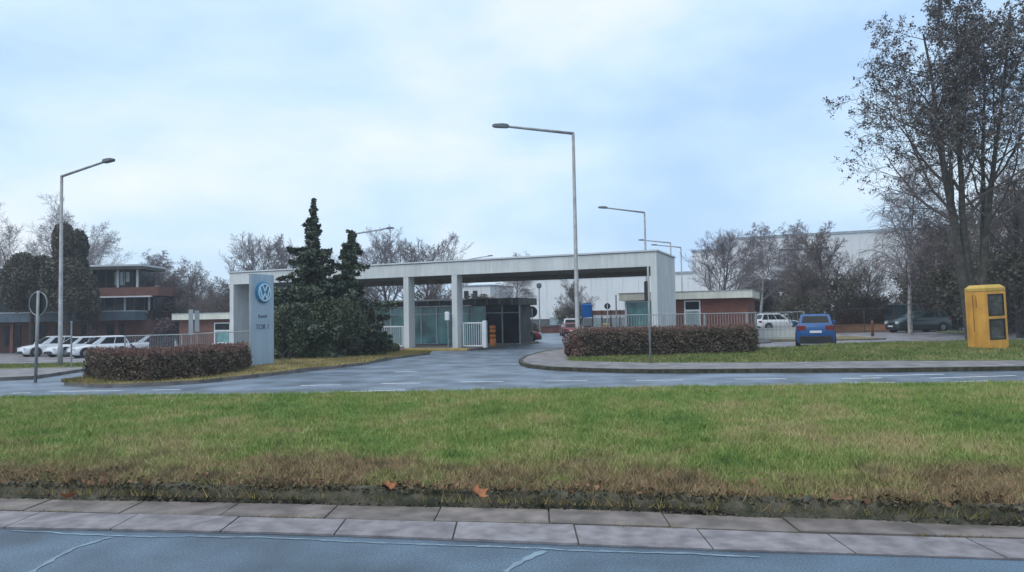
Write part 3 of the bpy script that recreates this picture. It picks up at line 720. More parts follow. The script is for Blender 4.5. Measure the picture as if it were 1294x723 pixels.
# weeds in the gutter joint
tx = rg.uniform(-6, 6, 2600); rl = np.array(rowl); ok = (np.sin(tx * 2.3) + np.sin(tx * 5.9 + 1) + rg.normal(size=2600) * 0.5) > 0.4; tx = tx[ok]
blades('grass', np.c_[tx, np.interp(tx, rl[:, 0], rl[:, 1]) + rg.normal(size=len(tx)) * 0.012, np.full(len(tx), 0.008)], 0.012, 0.04, 0.006, 8, 'dry_blade', 'thin weeds growing in the joint between the slabs')
def scatter(P, Q, n, zf, seed):
    r = np.random.default_rng(seed); a = resample(P, 300); b = resample(Q, 300); i = r.integers(0, 300, n); t = r.random(n)[:, None]
    p = a[i] * (1 - t) + b[i] * t + r.normal(size=(n, 2)) * 0.05; return np.c_[p, zf(p[:, 0], p[:, 1])]
blades('grass', scatter(isl_f, isl_b, 26000, lambda x, y: g(x, y) + 0.09, 3), 0.05, 0.13, 0.02, 2, 'dry_blade', 'dry straw coloured grass on the left island')
blades('grass', scatter([p for p in gfl if p[0] < 40], [(gf[0].x + 0.7, 33.0), (12, 33.1), (26, 33.1)], 42000, zverge, 4), 0.05, 0.12, 0.022, 3, 'verge_blade', 'short grass on the strip along the right hand pavement')
blades('grass', scatter([(-34, 28.3), (-16.5, 28.6)], [(-34, 34.5), (-17, 34.5)], 20000, lambda x, y: g(x, y) + 0.1, 5), 0.05, 0.12, 0.022, 4, 'verge_blade', 'short grass in front of the left car park')
for px, py, s, lab in ((85, 628, 0.085, 'large orange fallen leaf at the left end of the overgrown kerb'), (491, 615, 0.075, 'broad orange brown leaf lying flat on the grass edge, middle of three'),
                       (604, 624, 0.095, 'bright orange curled leaf on the kerb below the tall lamp')):
    p = G(px, py, 0.17); mb = MB(); pts = []
    for k in range(22):
        a = k / 22 * 2 * math.pi; r = s * (0.82 + 0.20 * math.cos(5 * a + 0.4 * math.sin(a)) + 0.06 * math.cos(11 * a)); pts.append((r * math.cos(a), r * math.sin(a) * 0.95, 0.10 * s * math.cos(2 * a) + 0.45 * r * r / s))
    mb.add([(0, 0, -0.01)] + pts, [(0, i + 1, (i + 1) % 22 + 1) for i in range(22)]); mb.tube([(0, -s * 0.4, 0), (0.01, -s * 1.1, -0.01)], [0.004, 0.003], 5)
    o = mb.build('fallen_leaf', 'leaf_orange', None, True); o.location = p; o.rotation_euler = (0.5, 0.15, px); tag(o, lab, 'leaf', 'orange fallen leaves')

# ================================================================== BUILDINGS
# ---- white gate canopy
GO = (7.0, 35.1)
gate = thing('gate_canopy', 'long white concrete gate canopy spanning the factory entrance', 'gate canopy', (*GO, 0), AX)
LN = 26.6
MB().box(-LN + 0.3, -0.3, 0, 0.25, 4.08, 4.78).build('fascia', 'white_render', gate)
MB().box(-LN + 0.3, -0.3, 0.25, 5.0, 4.50, 4.77).build('roof', 'soffit', gate)
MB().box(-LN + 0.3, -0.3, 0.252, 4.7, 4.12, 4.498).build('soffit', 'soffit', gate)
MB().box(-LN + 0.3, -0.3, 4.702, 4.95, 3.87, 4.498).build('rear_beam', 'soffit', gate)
MB().box(-0.3, 0, 0, 5.0, 0.0, 4.78).build('end_wall', 'white_render', gate)
MB().box(-LN, -LN + 0.3, 0, 5.0, -0.9, 4.78).build('end_wall', 'white_render', gate)
cp = MB().box(-LN - 0.06, 0.06, -0.06, 5.06, 4.80, 4.88).build('coping', 'coping_metal', gate)
mb = MB()
for k in range(1, 6): MB().box(-LN * k / 6 - 0.008, -LN * k / 6 + 0.008, -0.003, 0.0, 4.08, 4.775).build('panel_joint', 'grey_metal', gate)
xx = -LN
while xx < 0: mb.box(xx, min(xx + 1.25, 0), -0.03, 0.0, 4.775, 4.80); xx += 1.33
mb.box(-LN, 0, 0.01, 4.99, 4.78, 4.80); mb.build('coping_shadow_gap', 'dark_line', cp)
for px in (509.5, 570.5):
    s = line_s(GO, px); MB().box(s, s + 0.32, 0.012, 0.68, 0.0, 4.08).build('column', 'white_render', gate)
s_c1, s_c2 = line_s(GO, 509.5), line_s(GO, 570.5)
c0 = MB()
c0.box(0, 7.6, -0.6, 9.5, 0.0, 0.14); o = c0.build('gate_island', 'kerb'); struct(o); o.location = (*loc2w(GO, s_c1 - 3.2, 0), 0); o.rotation_euler = (0, 0, AX)
mb = MB(); mb.box(3.6, 7.4, -0.604, -0.45, 0.03, 0.144); o = mb.build('island_edge_paint', 'yellow'); struct(o); o.location = c0 and (*loc2w(GO, s_c1 - 3.2, 0), 0); o.rotation_euler = (0, 0, AX)

# ---- glazed gatehouse
HO = loc2w(GO, line_s(GO, 655, 5.6), 5.6)
gh = thing('gatehouse', 'dark glazed gatehouse standing behind the canopy columns', 'gatehouse', (*HO, 0.06), AX)
HL = -line_s(HO, 474)
MB().box(-HL + 0.25, -0.25, 0.12, 2.6, 0, 2.42).build('wall', 'dark_trim', gh)
rf = MB().box(-HL - 0.25, 0.12, -0.35, 2.8, 2.42, 2.84).build('roof', 'dark_trim', gh)
MB().box(-HL - 0.27, -3.4, -0.42, -0.352, 2.78, 2.88).box(-HL - 0.27, -3.0, -0.42, -0.352, 2.40, 2.46).build('roof_trim', 'white_metal', rf)
x = -HL
while x < 0: MB().box(x, x + 0.035, -0.37, -0.352, 2.461, 2.779).build('roof_divider', 'grey_metal', rf); x += 0.82
nb = 9; w = HL / nb
for i in range(nb):
    x0 = -HL + i * w; x1 = x0 + w; teal = i < 7
    fr = MB()
    fr.box(x0, x0 + 0.08, -0.03, 0.11, 0.02, 2.40)
    fr.box(x0 + 0.08, x1 - 0.001, -0.015, 0.11, 0.02, 0.10).box(x0 + 0.08, x1 - 0.001, -0.015, 0.11, 1.93, 1.98)
    if i == 8: fr.box(x1, x1 + 0.05, -0.02, 0.11, 0.02, 2.40)
    f = fr.build('window', 'white_metal' if i < 6 else 'grey_metal', gh)
    MB().box(x0 + 0.081, x1 - 0.002, 0.03, 0.06, 0.101, 1.929).box(x0 + 0.081, x1 - 0.002, 0.03, 0.06, 1.981, 2.40).build('pane', 'glass_teal' if teal else 'glass_dark', f)
MB().box(-HL + 4 * w + 0.2, -HL + 4 * w + 1.1, -0.045, -0.022, 0.06, 1.9).build('door', 'glass_teal', gh)
MB().box(-HL + 0.3, -HL + 1.3, -0.012, 0.028, 1.25, 1.85).build('blind', 'glass_pale', gh)

# ---- brick porter hut right of the canopy
def hut(name, label, o, L, z, bays, dark):
    h = thing(name, label, 'hut', (*o, z), AX, 'low brick huts with cream roof edges')
    MB().box(-L, 0, 0, 5.0, 0, 2.60).build('wall', 'brick_dark' if dark else 'brick', h)
    r = MB().box(-L - 0.3, 0.28, -0.35, 5.3, 2.58, 2.99).build('roof', 'cream_paint', h)
    MB().box(-L - 0.33, 0.31, -0.38, 5.33, 2.992, 3.03).build('roof_flashing', 'grey_metal', r)
    for (x0, x1, a, b, mid, g1, g2) in bays:
        f = MB().box(x0, x0 + 0.07, -0.04, 0.02, a, b).box(x1 - 0.07, x1, -0.04, 0.02, a, b).box(x0 + 0.07, x1 - 0.07, -0.04, 0.02, a, a + 0.07).box(x0 + 0.07, x1 - 0.07, -0.04, 0.02, b - 0.07, b)
        if mid: f.box(x0 + 0.07, x1 - 0.07, -0.04, 0.02, mid - 0.05, mid + 0.05)
        fo = f.build('window', 'white_metal', h)
        top = mid or b
        MB().box(x0 + 0.07, x1 - 0.07, -0.02, 0.01, a + 0.07, (mid - 0.05) if mid else b - 0.07).build('pane', g2, fo)
        if mid: MB().box(x0 + 0.07, x1 - 0.07, -0.02, 0.01, mid + 0.05, b - 0.07).build('pane', g1, fo)
        MB().box(x0 - 0.05, x1 + 0.05, -0.16, -0.042, a - 0.07, a - 0.005).build('sill', 'coping_metal', fo)
    return h
BO = (13.1, 40.5)
BL = -line_s(BO, 790)
hr = hut('porter_hut', 'red brick hut with cream roof edge right of the white canopy', BO, BL, 0.0,
    [(line_s(BO, 864), line_s(BO, 884.5), 0.95, 2.50, 1.93, 'glass_dark', 'glass_pale')], False)
xb0, xb1 = -BL - 0.02, line_s(BO, 826)
MB().box(xb0, xb0 + 0.11, -0.14, -0.01, 0.0, 2.55).box(xb0 + 0.11, xb1, -0.14, -0.01, 2.47, 2.55).box(xb0 + 0.11, xb1, -0.14, -0.01, 0.0, 1.02).build('window_bay', 'white_metal', hr)
MB().box(xb0 + 0.11, xb1, -0.09, -0.03, 1.02, 2.47).build('pane', 'glass_teal', hr)
MB().box(xb0, xb1 + 0.02, -0.35, -0.145, 0.96, 1.06).build('sill', 'coping_metal', hr)
LO = (XA(366, 47), 47.0); LL = -line_s(LO, 226)
hut('porter_hut', 'brick hut with cream roof edge half hidden by left hedge and canopy', LO, LL, -0.62,
    [(-LL + 3.2, -LL + 4.6, 0.95, 2.35, 1.8, 'glass_dark', 'glass_teal'), (line_s(LO, 306), line_s(LO, 315), 0.9, 2.35, 0, 'glass_dark', 'glass_dark')], True)

# ---- brick office with flat roofed upper pavilion, far left
of = thing('office_building', 'two storey brick office building with flat roofed glass pavilion behind left car park', 'building', (XA(198, 65), 65, -0.62))
MB().box(-26, -1, 0.6, 4.5, 0, 2.7).build('wall', 'brick_dark', of)
x = -25.5; i = 0
while x < -2.5:
    f = MB().box(x, x + 1.5, 0.50, 0.598, 0.55, 2.45).build('window', 'dark_trim', of)
    MB().box(x + 0.08, x + 0.71, 0.47, 0.499, 0.62, 2.38).box(x + 0.79, x + 1.42, 0.47, 0.499, 0.62, 2.38).build('pane', 'glass_dark', f)
    MB().box(x + 1.72, x + 2.0, -1.2, -0.92, 0, 2.68).build('pillar', 'brick', of)
    x += 2.3
MB().box(-26, -1.2, -1.8, 0.6, 2.70, 3.45).build('canopy', 'canopy_blue', of)
MB().box(-26, -1.15, -1.85, 0.62, 3.452, 3.56).build('canopy_edge', 'grey_metal', of)
f = MB().box(-26, -0.4, 0.8, 4.2, 3.56, 4.76).build('window_band', 'glass_dark', of)
for x in (-3.3, -1.1, -5.5, -7.7, -9.9): MB().box(x, x + 0.14, 0.68, 0.799, 3.56, 4.76).build('post', 'grey_metal', of)
MB().box(-26, 0, 0.3, 4.6, 4.88, 5.66).build('brick_band', 'brick_dark', of)
MB().box(-9.2, -0.6, 0.2, 0.5, 4.76, 4.875).build('ledge', 'white_metal', of)
pv = MB().box(-26, -2.2, 1.2, 4.2, 5.66, 7.30).build('pavilion_glazing', 'glass_dark', of)
for x in (-2.4, -4.15, -6.6, -9.0): MB().box(x, x + 0.16, 1.05, 1.199, 5.66, 7.30).build('post', 'white_metal', of)
MB().box(-3.9, -3.5, 1.17, 1.198, 5.9, 7.1).box(-3.38, -3.05, 1.17, 1.198, 6.2, 7.1).box(-4.45, -4.02, 1.17, 1.198, 5.9, 7.1).build('pane', 'glass_pale', of)
for k in range(9): MB().box(-2.8 - 0.8 * k - 0.03, -2.8 - 0.8 * k + 0.03, 1.15, 1.199, 5.66, 7.30).build('mullion', 'dark_trim', pv)
for k in range(14): MB().box(-0.6 - 0.9 * k - 0.03, -0.6 - 0.9 * k + 0.03, 0.75, 0.799, 3.56, 4.76).build('mullion', 'dark_trim', f)
MB().box(-26, -1.5, 0.2, 4.7, 7.30, 7.56).build('roof', 'dark_trim', of)
MB().box(-26, -1.45, 0.15, 4.75, 7.562, 7.72).build('roof_edge', 'coping_metal', of)

# ---- white halls
HA = (XA(1290, 93), 93.0)                 # right hand end of the front; all sections stand on one line
hall = thing('factory_hall', 'huge pale sheet clad factory hall filling the background behind the trees', 'factory hall', (*HA, 0), AX)
s1, s2, s3 = line_s(HA, 925), line_s(HA, 876), line_s(HA, 636)
def ztop(px, py):
    s = line_s(HA, px); p = loc2w(HA, s, 0); return A(px, py, p[1]).z
za, zb, zc = ztop(1040, 294), ztop(900, 315), ztop(856, 343.5)
for (x0, x1, zt, nm) in ((s1, 26, za, 'tall_wall'), (s2, s1 - 0.01, zb, 'middle_wall'), (s3, s2 - 0.01, zc, 'low_wall')):
    mb = MB(); xx = x0
    mb.box(x0, x1, 0.0, 40, 1.3, zt - 0.35)
    while xx < x1: mb.box(xx, xx + 0.10, -0.06, 0.0, 1.3, zt - 0.35); xx += 1.0 if nm == 'tall_wall' else 2.5
    mb.build(nm, 'hall_clad', hall)
    MB().box(x0, x1, 0.1, 40, 0, 1.298).build('plinth', 'dark_trim', hall)
    MB().box(x0 - 0.1, x1 + 0.1, -0.12, 40.1, zt - 0.348, zt).build('roof_edge', 'grey_metal', hall)
xw = line_s(HA, 694)
f = MB().box(xw, line_s(HA, 711), -0.1, -0.065, 0.3, 1.6).build('window', 'grey_metal', hall); MB().box(xw + 0.2, line_s(HA, 711) - 0.2, -0.13, -0.102, 0.4, 1.5).build('pane', 'glass_pale', f)
sg = line_s(HA, 987); p = loc2w(HA, sg, 0); zt_ = A(987, 317.5, p[1]).z; zb_ = A(987, 338, p[1]).z; wsg = line_s(HA, 1048) - sg
b_ = MB().box(sg, sg + wsg, -0.35, -0.065, zb_, zt_).build('sign_board', 'hall_clad', hall)
MB().box(sg - 0.05, sg + wsg, -0.45, -0.30, zt_ + 0.002, zt_ + 0.22).box(sg - 0.12, sg - 0.002, -0.4, -0.1, zb_, zt_).build('sign_edge', 'dark_line', b_)
text_part('R', 1.95, 'letter', b_, (sg + 0.95, -0.37, (zt_ + zb_) / 2)); text_part('e', 1.95, 'letter', b_, (sg + 2.25, -0.37, (zt_ + zb_) / 2 - 0.06))
# small white block seen through the gate
wb = thing('annex_block', 'small white block with two dark windows seen above the gatehouse roof', 'building', (*(A(583, 400, 74).xy), 0), AX)
zt_ = A(600, 361, 72).z; wd = line_s(tuple(A(583, 400, 74).xy), 619.5)
MB().box(0, wd, 0, 6, 0, zt_).build('wall', 'hall_clad', wb); MB().box(-0.1, wd + 0.1, -0.1, 6.1, zt_ + 0.002, zt_ + 0.12).build('roof', 'grey_metal', wb)
for xq, zq in ((0.35, 0.75), (1.35, 0.8)):
    f = MB().box(xq, xq + 0.5, -0.05, -0.002, zt_ - 1.2, zt_ - 0.45).build('window', 'dark_metal', wb); MB().box(xq + 0.06, xq + 0.44, -0.07, -0.052, zt_ - 1.15, zt_ - 0.5).build('pane', 'glass_dark', f)

# ================================================================== SIGN, BOOTH, LAMPS, FENCES
p = G(331, 460.5, 0.12)
tt = thing('totem_sign', 'tall blue grey totem sign with round emblem on the grassy left island', 'sign', p, math.radians(68))
MB().bbox(-0.62, 0.62, -0.05, 0.05, -0.1, 3.44, 0.012).build('panel', 'blue_panel', tt)
MB().box(-0.632, -0.621, -0.045, 0.045, -0.1, 3.42).box(0.621, 0.632, -0.045, 0.045, -0.1, 3.42).build('edge_trim', 'grey_metal', tt)
ec = 2.74; er = 0.41
em = MB().tube([(0, -0.05, ec), (0, -0.12, ec), (0, -0.15, ec)], [er, er, er * 0.90], 40).build('emblem', 'emblem_blue', tt)
mb = MB(); NR = 48
def ring_(r0, r1, y0, y1):
    vs = []; 
    for r, y in ((r0, y1), (r1, y1), (r1, y0), (r0, y0)):
        vs += [(r * math.cos(2 * math.pi * k / NR), y, ec + r * math.sin(2 * math.pi * k / NR)) for k in range(NR)]
    mb.add(vs, [(i * NR + k, i * NR + (k + 1) % NR, ((i + 1) % 4) * NR + (k + 1) % NR, ((i + 1) % 4) * NR + k) for i in range(4) for k in range(NR)])
ring_(er * 0.72, er * 0.84, -0.15, -0.168)
mb.build('emblem_ring', 'emblem_silver', em)
mb = MB()
def stroke(P, w):
    P = [Vector((a * er * 0.76, 0, b * er * 0.76 + ec)) for a, b in P]
    for a, b in zip(P, P[1:]):
        d = (b - a).normalized(); n = Vector((-d.z, 0, d.x)) * w / 2; a = a - d * w * 0.3; b = b + d * w * 0.3
        f_ = Vector((0, -0.151, 0)); k_ = Vector((0, -0.167, 0))
        mb.add([a - n + f_, b - n + f_, b + n + f_, a + n + f_, a - n + k_, b - n + k_, b + n + k_, a + n + k_], [(4, 5, 6, 7), (0, 1, 5, 4), (1, 2, 6, 5), (2, 3, 7, 6), (3, 0, 4, 7)])
stroke([(-0.40, 0.86), (0.0, 0.10), (0.40, 0.86)], 0.055)
stroke([(-0.82, 0.46), (-0.38, -0.82), (0.0, -0.10), (0.38, -0.82), (0.82, 0.46)], 0.055)
mb.build('emblem_letters', 'emblem_silver', em)
text_part('Kassel', 0.19, 'letter', tt, (-0.02, -0.054, 1.83)); text_part('TOR 1', 0.27, 'letter', tt, (-0.02, -0.054, 1.42))

# yellow telephone booth
p = G(1249, 440.5, 0.27)
bt = thing('phone_booth', 'yellow telephone booth with two stacked side windows standing on the grass', 'phone booth', (p.x, p.y, 0.25), math.radians(9))
bt.rotation_euler = (math.radians(0.4), math.radians(-1.6), math.radians(9))
def rbox(mb, h, z0_, z1_, c, top=0.0):
    """square tube with rounded corners, optional chamfered top"""
    def ring(i, z):
        r = []
        for q in range(4):
            for k in range(4):
                a = q * math.pi / 2 + k * math.pi / 6; sx = 1 if q in (0, 3) else -1; sy = 1 if q in (0, 1) else -1
                r.append((sx * (h - c - i) + (c) * math.cos(a), sy * (h - c - i) + (c) * math.sin(a), z))
        return r
    rs = [ring(0, z0_), ring(0, z1_ - top)] + ([ring(top * 0.9, z1_)] if top else [])
    fs = [tuple(range(15, -1, -1)), tuple(range(16 * (len(rs) - 1), 16 * len(rs)))] + [(16 * k + i, 16 * k + (i + 1) % 16, 16 * k + 16 + (i + 1) % 16, 16 * k + 16 + i) for k in range(len(rs) - 1) for i in range(16)]
    mb.add(sum(rs, []), fs); return mb
H_ = 0.475
rbox(MB(), H_, 0.0, 0.24, 0.10).build('base', 'booth_yellow', bt, False)
sh = MB()
def wall_with_windows(sh, face, wins):
    """shell wall with rectangular openings, thickness 4 cm; face 'x' at x = +H or 'y' at y = -H"""
    th = 0.04; a0, a1 = -H_ + 0.10, H_ - 0.10
    cuts = sorted(wins, key=lambda w: w[2]); zlow = 0.24
    def bx(a, b, z0_, z1_):
        if face == 'x': sh.box(H_ - th, H_, a, b, z0_, z1_)
        elif face == '-x': sh.box(-H_, -H_ + th, a, b, z0_, z1_)
        elif face == 'y': sh.box(a, b, H_ - th, H_, z0_, z1_)
        else: sh.box(a, b, -H_, -H_ + th, z0_, z1_)
    for (a, b, z0_, z1_) in cuts:
        bx(a0, a1, zlow, z0_); bx(a0, a, z0_, z1_); bx(b, a1, z0_, z1_); zlow = z1_
    bx(a0, a1, zlow, 2.12)
wins = [(-0.33, 0.33, 0.36, 1.12), (-0.33, 0.33, 1.22, 2.02)]
wall_with_windows(sh, '-x', []); wall_with_windows(sh, 'x', wins); wall_with_windows(sh, '-y', wins); wall_with_windows(sh, 'y', wins)
for sx in (1, -1):
    for sy in (1, -1):
        cx, cy = sx * (H_ - 0.10), sy * (H_ - 0.10); a0 = math.atan2(sy, sx) - math.pi / 4; ring = [(cx + 0.10 * math.cos(a0 + k * math.pi / 12), cy + 0.10 * math.sin(a0 + k * math.pi / 12)) for k in range(7)]
        sh.prism(ring + [(cx, cy)], 0.24, 2.12)
sh.build('body', 'booth_yellow', bt)
rbox(MB(), H_ + 0.005, 2.135, 2.36, 0.11, 0.12).build('roof', 'booth_roof', bt, False)
rbox(MB(), H_ - 0.02, 2.12, 2.135, 0.09).build('roof_gap', 'dark_line', bt)
for i_, fc in enumerate(('x', '-y', 'y')):
    for (a, b, z0_, z1_) in wins:
        d = H_ - 0.028
        fr = MB(); pn = MB()
        for (p0, p1, q0, q1, tgt, dd, tk) in ((a, b, z0_, z1_, pn, d, 0.012),):
            if fc == 'x': tgt.box(dd - tk, dd, p0, p1, q0, q1)
            elif fc == '-y': tgt.box(p0, p1, -dd, -dd + tk, q0, q1)
            else: tgt.box(p0, p1, dd - tk, dd, q0, q1)
        c_ = 0.035
        for (p0, p1, q0, q1) in ((a, a + c_, z0_, z1_), (b - c_, b, z0_, z1_), (a + c_, b - c_, z0_, z0_ + c_), (a + c_, b - c_, z1_ - c_, z1_)):
            if fc == 'x': fr.box(d + 0.001, H_ + 0.004, p0, p1, q0, q1)
            elif fc == '-y': fr.box(p0, p1, -H_ - 0.004, -d - 0.001, q0, q1)
            else: fr.box(p0, p1, d + 0.001, H_ + 0.004, q0, q1)
        f = fr.build('window', 'black_plastic', bt); pn.build('pane', 'glass_booth', f)
MB().box(-H_ - 0.012, -H_ - 0.001, 0.03, 0.06, 0.65, 2.0).build('back_rib', 'booth_rust', bt); MB().box(-H_ - 0.012, -H_ - 0.001, -0.12, -0.09, 1.55, 1.98).build('back_rib', 'booth_rust', bt)
MB().bbox(-0.40, -0.22, -0.18, 0.18, 0.9, 1.5, 0.03).build('telephone', 'black_plastic', bt)

# ---- street lamps
def lamp(name, label, loc, rz, grp):
    t = thing(name, label, 'street lamp', loc, rz, grp)
    pl = MB().tube([(0, 0, -0.1), (0, 0, 1.0), (0, 0, 1.02), (0, 0, 9.97)], [0.125, 0.125, 0.105, 0.07], 10).build('pole', 'galvanised', t, True)
    MB().box(-0.05, 0.05, -0.108, -0.088, 0.45, 0.85).build('access_door', 'grey_metal', pl)
    MB().tube([(0.03, 0, 9.97), (-1.6, 0, 10.22), (-3.05, 0, 10.44)], [0.07, 0.065, 0.055], 8).build('arm', 'galvanised', t, True)
    mb = MB(); 
    st = [(-2.95, 0.06, 10.39, 10.51), (-3.05, 0.13, 10.38, 10.55), (-3.25, 0.16, 10.40, 10.57), (-3.60, 0.15, 10.43, 10.57), (-3.72, 0.09, 10.46, 10.54)]
    vs = []; 
    for xq, w_, za_, zb2 in st: vs += [(xq, -w_, za_), (xq, w_, za_), (xq, w_ * 0.8, zb2), (xq, -w_ * 0.8, zb2)]
    mb.add(vs, [(4 * k + i, 4 * k + (i + 1) % 4, 4 * k + 4 + (i + 1) % 4, 4 * k + 4 + i) for k in range(4) for i in range(4)] + [(3, 2, 1, 0), (16, 17, 18, 19)])
    mb.build('lamp_head', 'lamp_head', t); return t
LG = 'tall street lamps with a slanting arm'
px_y = lambda px, Y, z=0.0: (XA(px, Y), Y, z)
L0 = lamp('street_lamp', 'tallest street lamp, standing at the left tip of the right hedge', px_y(729.5, 33.0, 0.11), math.radians(-6), LG)
dup(L0, px_y(818, 58.5), math.radians(-4), 'street lamp rising just behind the right end of the canopy roof', LG)
dup(L0, px_y(850, 84), math.radians(-20), 'smaller street lamp beside the corner of the canopy end wall', LG)
dup(L0, px_y(863, 90), math.radians(-25), 'farthest right street lamp with a second stub, left of bare tree', LG)
dup(L0, px_y(449.5, 69.5), math.radians(182), 'street lamp behind the canopy with arm pointing right over the conifer', LG)
dup(L0, px_y(591, 103), math.radians(184), 'distant street lamp whose arm just clears the canopy roof', LG)
dup(L0, px_y(76.5, 29.8, 0.05), math.radians(158), 'street lamp on the left verge in front of the white cars', LG, (0.8, 0.8, 0.785))
t = thing('lamp_post', 'thin inner lamp post with ball head before the white hall', 'lamp post', px_y(682, 56))
MB().tube([(0, 0, 0), (0, 0, 3.9)], 0.045, 7).build('pole', 'galvanised', t); MB().tube([(0, 0, 3.9), (0, 0, 4.0), (0, 0, 4.25), (0, 0, 4.32)], [0.06, 0.2, 0.2, 0.08], 10).build('lamp_head', 'lamp_head', t)
t = thing('lamp_post', 'short grey post between the round sign and the hut', 'post', px_y(779, 48)); MB().tube([(0, 0, 0), (0, 0, 3.0)], 0.05, 7).build('pole', 'galvanised', t)
MB().tube([(0, 0, 3.0), (0, 0, 3.06)], 0.065, 7).build('cap', 'grey_metal', t)
t = thing('utility_pole', 'slim grey utility pole among the dark trees behind the green car', 'pole', px_y(1186, 56))
MB().tube([(0, 0, 0), (0, 0, 7.9)], [0.11, 0.07], 8).build('pole', 'galvanised', t, True); MB().box(-0.12, 0.12, -0.14, -0.08, 2.15, 2.5).build('notice_plate', 'white_metal', t)

# ---- traffic sign posts
def disc_sign(name, label, loc, rz, h, r, face, back='grey_metal', group=None):
    t = thing(name, label, 'traffic sign', loc, rz, group)
    MB().tube([(0, 0, -0.1), (0, 0, h + r * 0.6)], 0.035, 8).build('pole', 'galvanised', t, True)
    MB().disc((0, 0.05, h), (0, 1, 0), r, 0.02, 28).build('sign_plate', face, t); return t
p = G(45, 479, 0.11)
t = thing('traffic_sign', 'round sign seen from behind at the left pavement edge', 'traffic sign', p, math.radians(-18)); t.rotation_euler = (0, math.radians(1.8), math.radians(-18))
MB().tube([(0, 0, -0.1), (0, 0, 2.72)], 0.045, 8).build('pole', 'galvanised', t, True)
sp_ = MB().disc((-0.06, 0.06, 2.32), (0, 1, 0), 0.36, 0.015, 30).build('sign_plate', 'sign_back', t)
mb = MB(); mb.tube([(-0.06 + 0.365 * math.cos(a), 0.05, 2.32 + 0.365 * math.sin(a)) for a in np.linspace(0, 2 * math.pi, 31)], 0.018, 6, False); mb.build('rim', 'galvanised', sp_)
disc_sign('traffic_sign', 'dark round sign with pole right of the gatehouse', px_y(672.5, 47), math.radians(10), 2.05, 0.36, 'sign_back')
disc_sign('traffic_sign', 'small dark round sign above the panel fence', px_y(768, 49), math.radians(-5), 2.35, 0.21, 'sign_back')
p = G(822, 458.5, 0.13); t = thing('sign_post', 'slim post with an edge on sign plate before the right hedge', 'sign post', p)
MB().tube([(0, 0, -0.1), (0, 0, 3.25)], 0.038, 8).build('pole', 'galvanised', t, True); MB().box(-0.05, -0.03, -0.02, 0.55, 2.1, 2.75).build('sign_plate', 'sign_back', t)
p = px_y(242, 33, 0.0); t = thing('sign_post', 'double sign post with two pale edge on plates behind left hedge', 'sign post', p)
MB().tube([(0, 0, -0.1), (0, 0, 2.3)], 0.04, 8).tube([(0.22, 0.1, -0.1), (0.22, 0.1, 2.2)], 0.04, 8).build('pole', 'galvanised', t, True)
MB().box(-0.10, 0.10, -0.07, -0.045, 1.2, 2.35).build('sign_plate', 'grey_metal', t); MB().prism([(0.14, 0.0), (0.34, 0.02), (0.34, 0.05), (0.14, 0.03)], 1.35, 2.3).build('sign_plate', 'grey_metal', t)
p = G(90, 465, 0.11); t = thing('marker_post', 'thin pale marker post beside the left street lamp', 'post', p)
MB().tube([(0, 0, -0.1), (0, 0, 1.75)], 0.03, 8).build('pole', 'galvanised', t); MB().tube([(0, 0, 1.75), (0, 0, 1.79)], 0.042, 8).build('cap', 'grey_metal', t)
for px, py, Y, lab in ((1275.5, 371.5, 50, 'white notice board on a post right of the phone booth'), (1209, 377, 52, 'small white notice board left of the phone booth')):
    q = A(px, py, Y); t = thing('notice_board', lab, 'sign', (q.x, Y, 0.1)); MB().tube([(0, 0, -0.1), (0, 0, q.z + 0.05)], 0.035, 6).build('pole', 'dark_metal', t)
    MB().box(-0.26, 0.26, -0.07, -0.04, q.z - 0.27, q.z + 0.05).build('sign_plate', 'white_metal', t)
# ticket terminal, post, bin
q = px_y(742, 44); t = thing('ticket_terminal', 'white entry terminal with bright blue sign box right of the drive', 'terminal', q)
MB().bbox(-0.24, 0.24, -0.2, 0.2, 0, 1.62, 0.03).build('cabinet', 'grey_metal', t); MB().box(-0.20, 0.22, -0.23, -0.203, 0.65, 1.05).build('panel', 'white_metal', t); MB().box(-0.20, 0.22, -0.25, -0.203, 1.06, 1.13).build('display', 'black_plastic', t)
MB().bbox(-0.34, 0.30, -0.12, 0.12, 1.64, 2.50, 0.10).build('sign_box', 'sign_blue', t)
q = G(623, 440, 0.0); t = thing('barrier_post', 'orange barrier post beside the right railing gate', 'barrier post', (q.x, q.y, 0.0), AX)
MB().tube([(0, 0, 0), (0, 0, 0.55)], [0.20, 0.17], 14).build('base', 'orange', t, True)
for z_ in (0.58, 0.86, 1.08): MB().tube([(0, 0, z_), (0, 0, z_ + 0.04), (0, 0, z_ + 0.17), (0, 0, z_ + 0.2)], [0.13, 0.18, 0.18, 0.12], 14).build('lamp_ring', 'orange', t, True)
MB().tube([(0, 0, 0.5), (0, 0, 1.26)], 0.10, 10).build('core', 'dark_metal', t)
q = px_y(762, 53); t = thing('yellow_bin', 'yellow bin behind the panel fence', 'bin', q); MB().add([(-0.36, -0.3, 0), (0.36, -0.3, 0), (0.36, 0.3, 0), (-0.36, 0.3, 0), (-0.42, -0.36, 1.05), (0.42, -0.36, 1.05), (0.42, 0.36, 1.05), (-0.42, 0.36, 1.05)], [(0, 3, 2, 1), (4, 5, 6, 7), (0, 1, 5, 4), (1, 2, 6, 5), (2, 3, 7, 6), (3, 0, 4, 7)]).build('body', 'yellow', t)
MB().bbox(-0.46, 0.46, -0.4, 0.4, 1.052, 1.15, 0.03).build('lid', 'yellow', t)

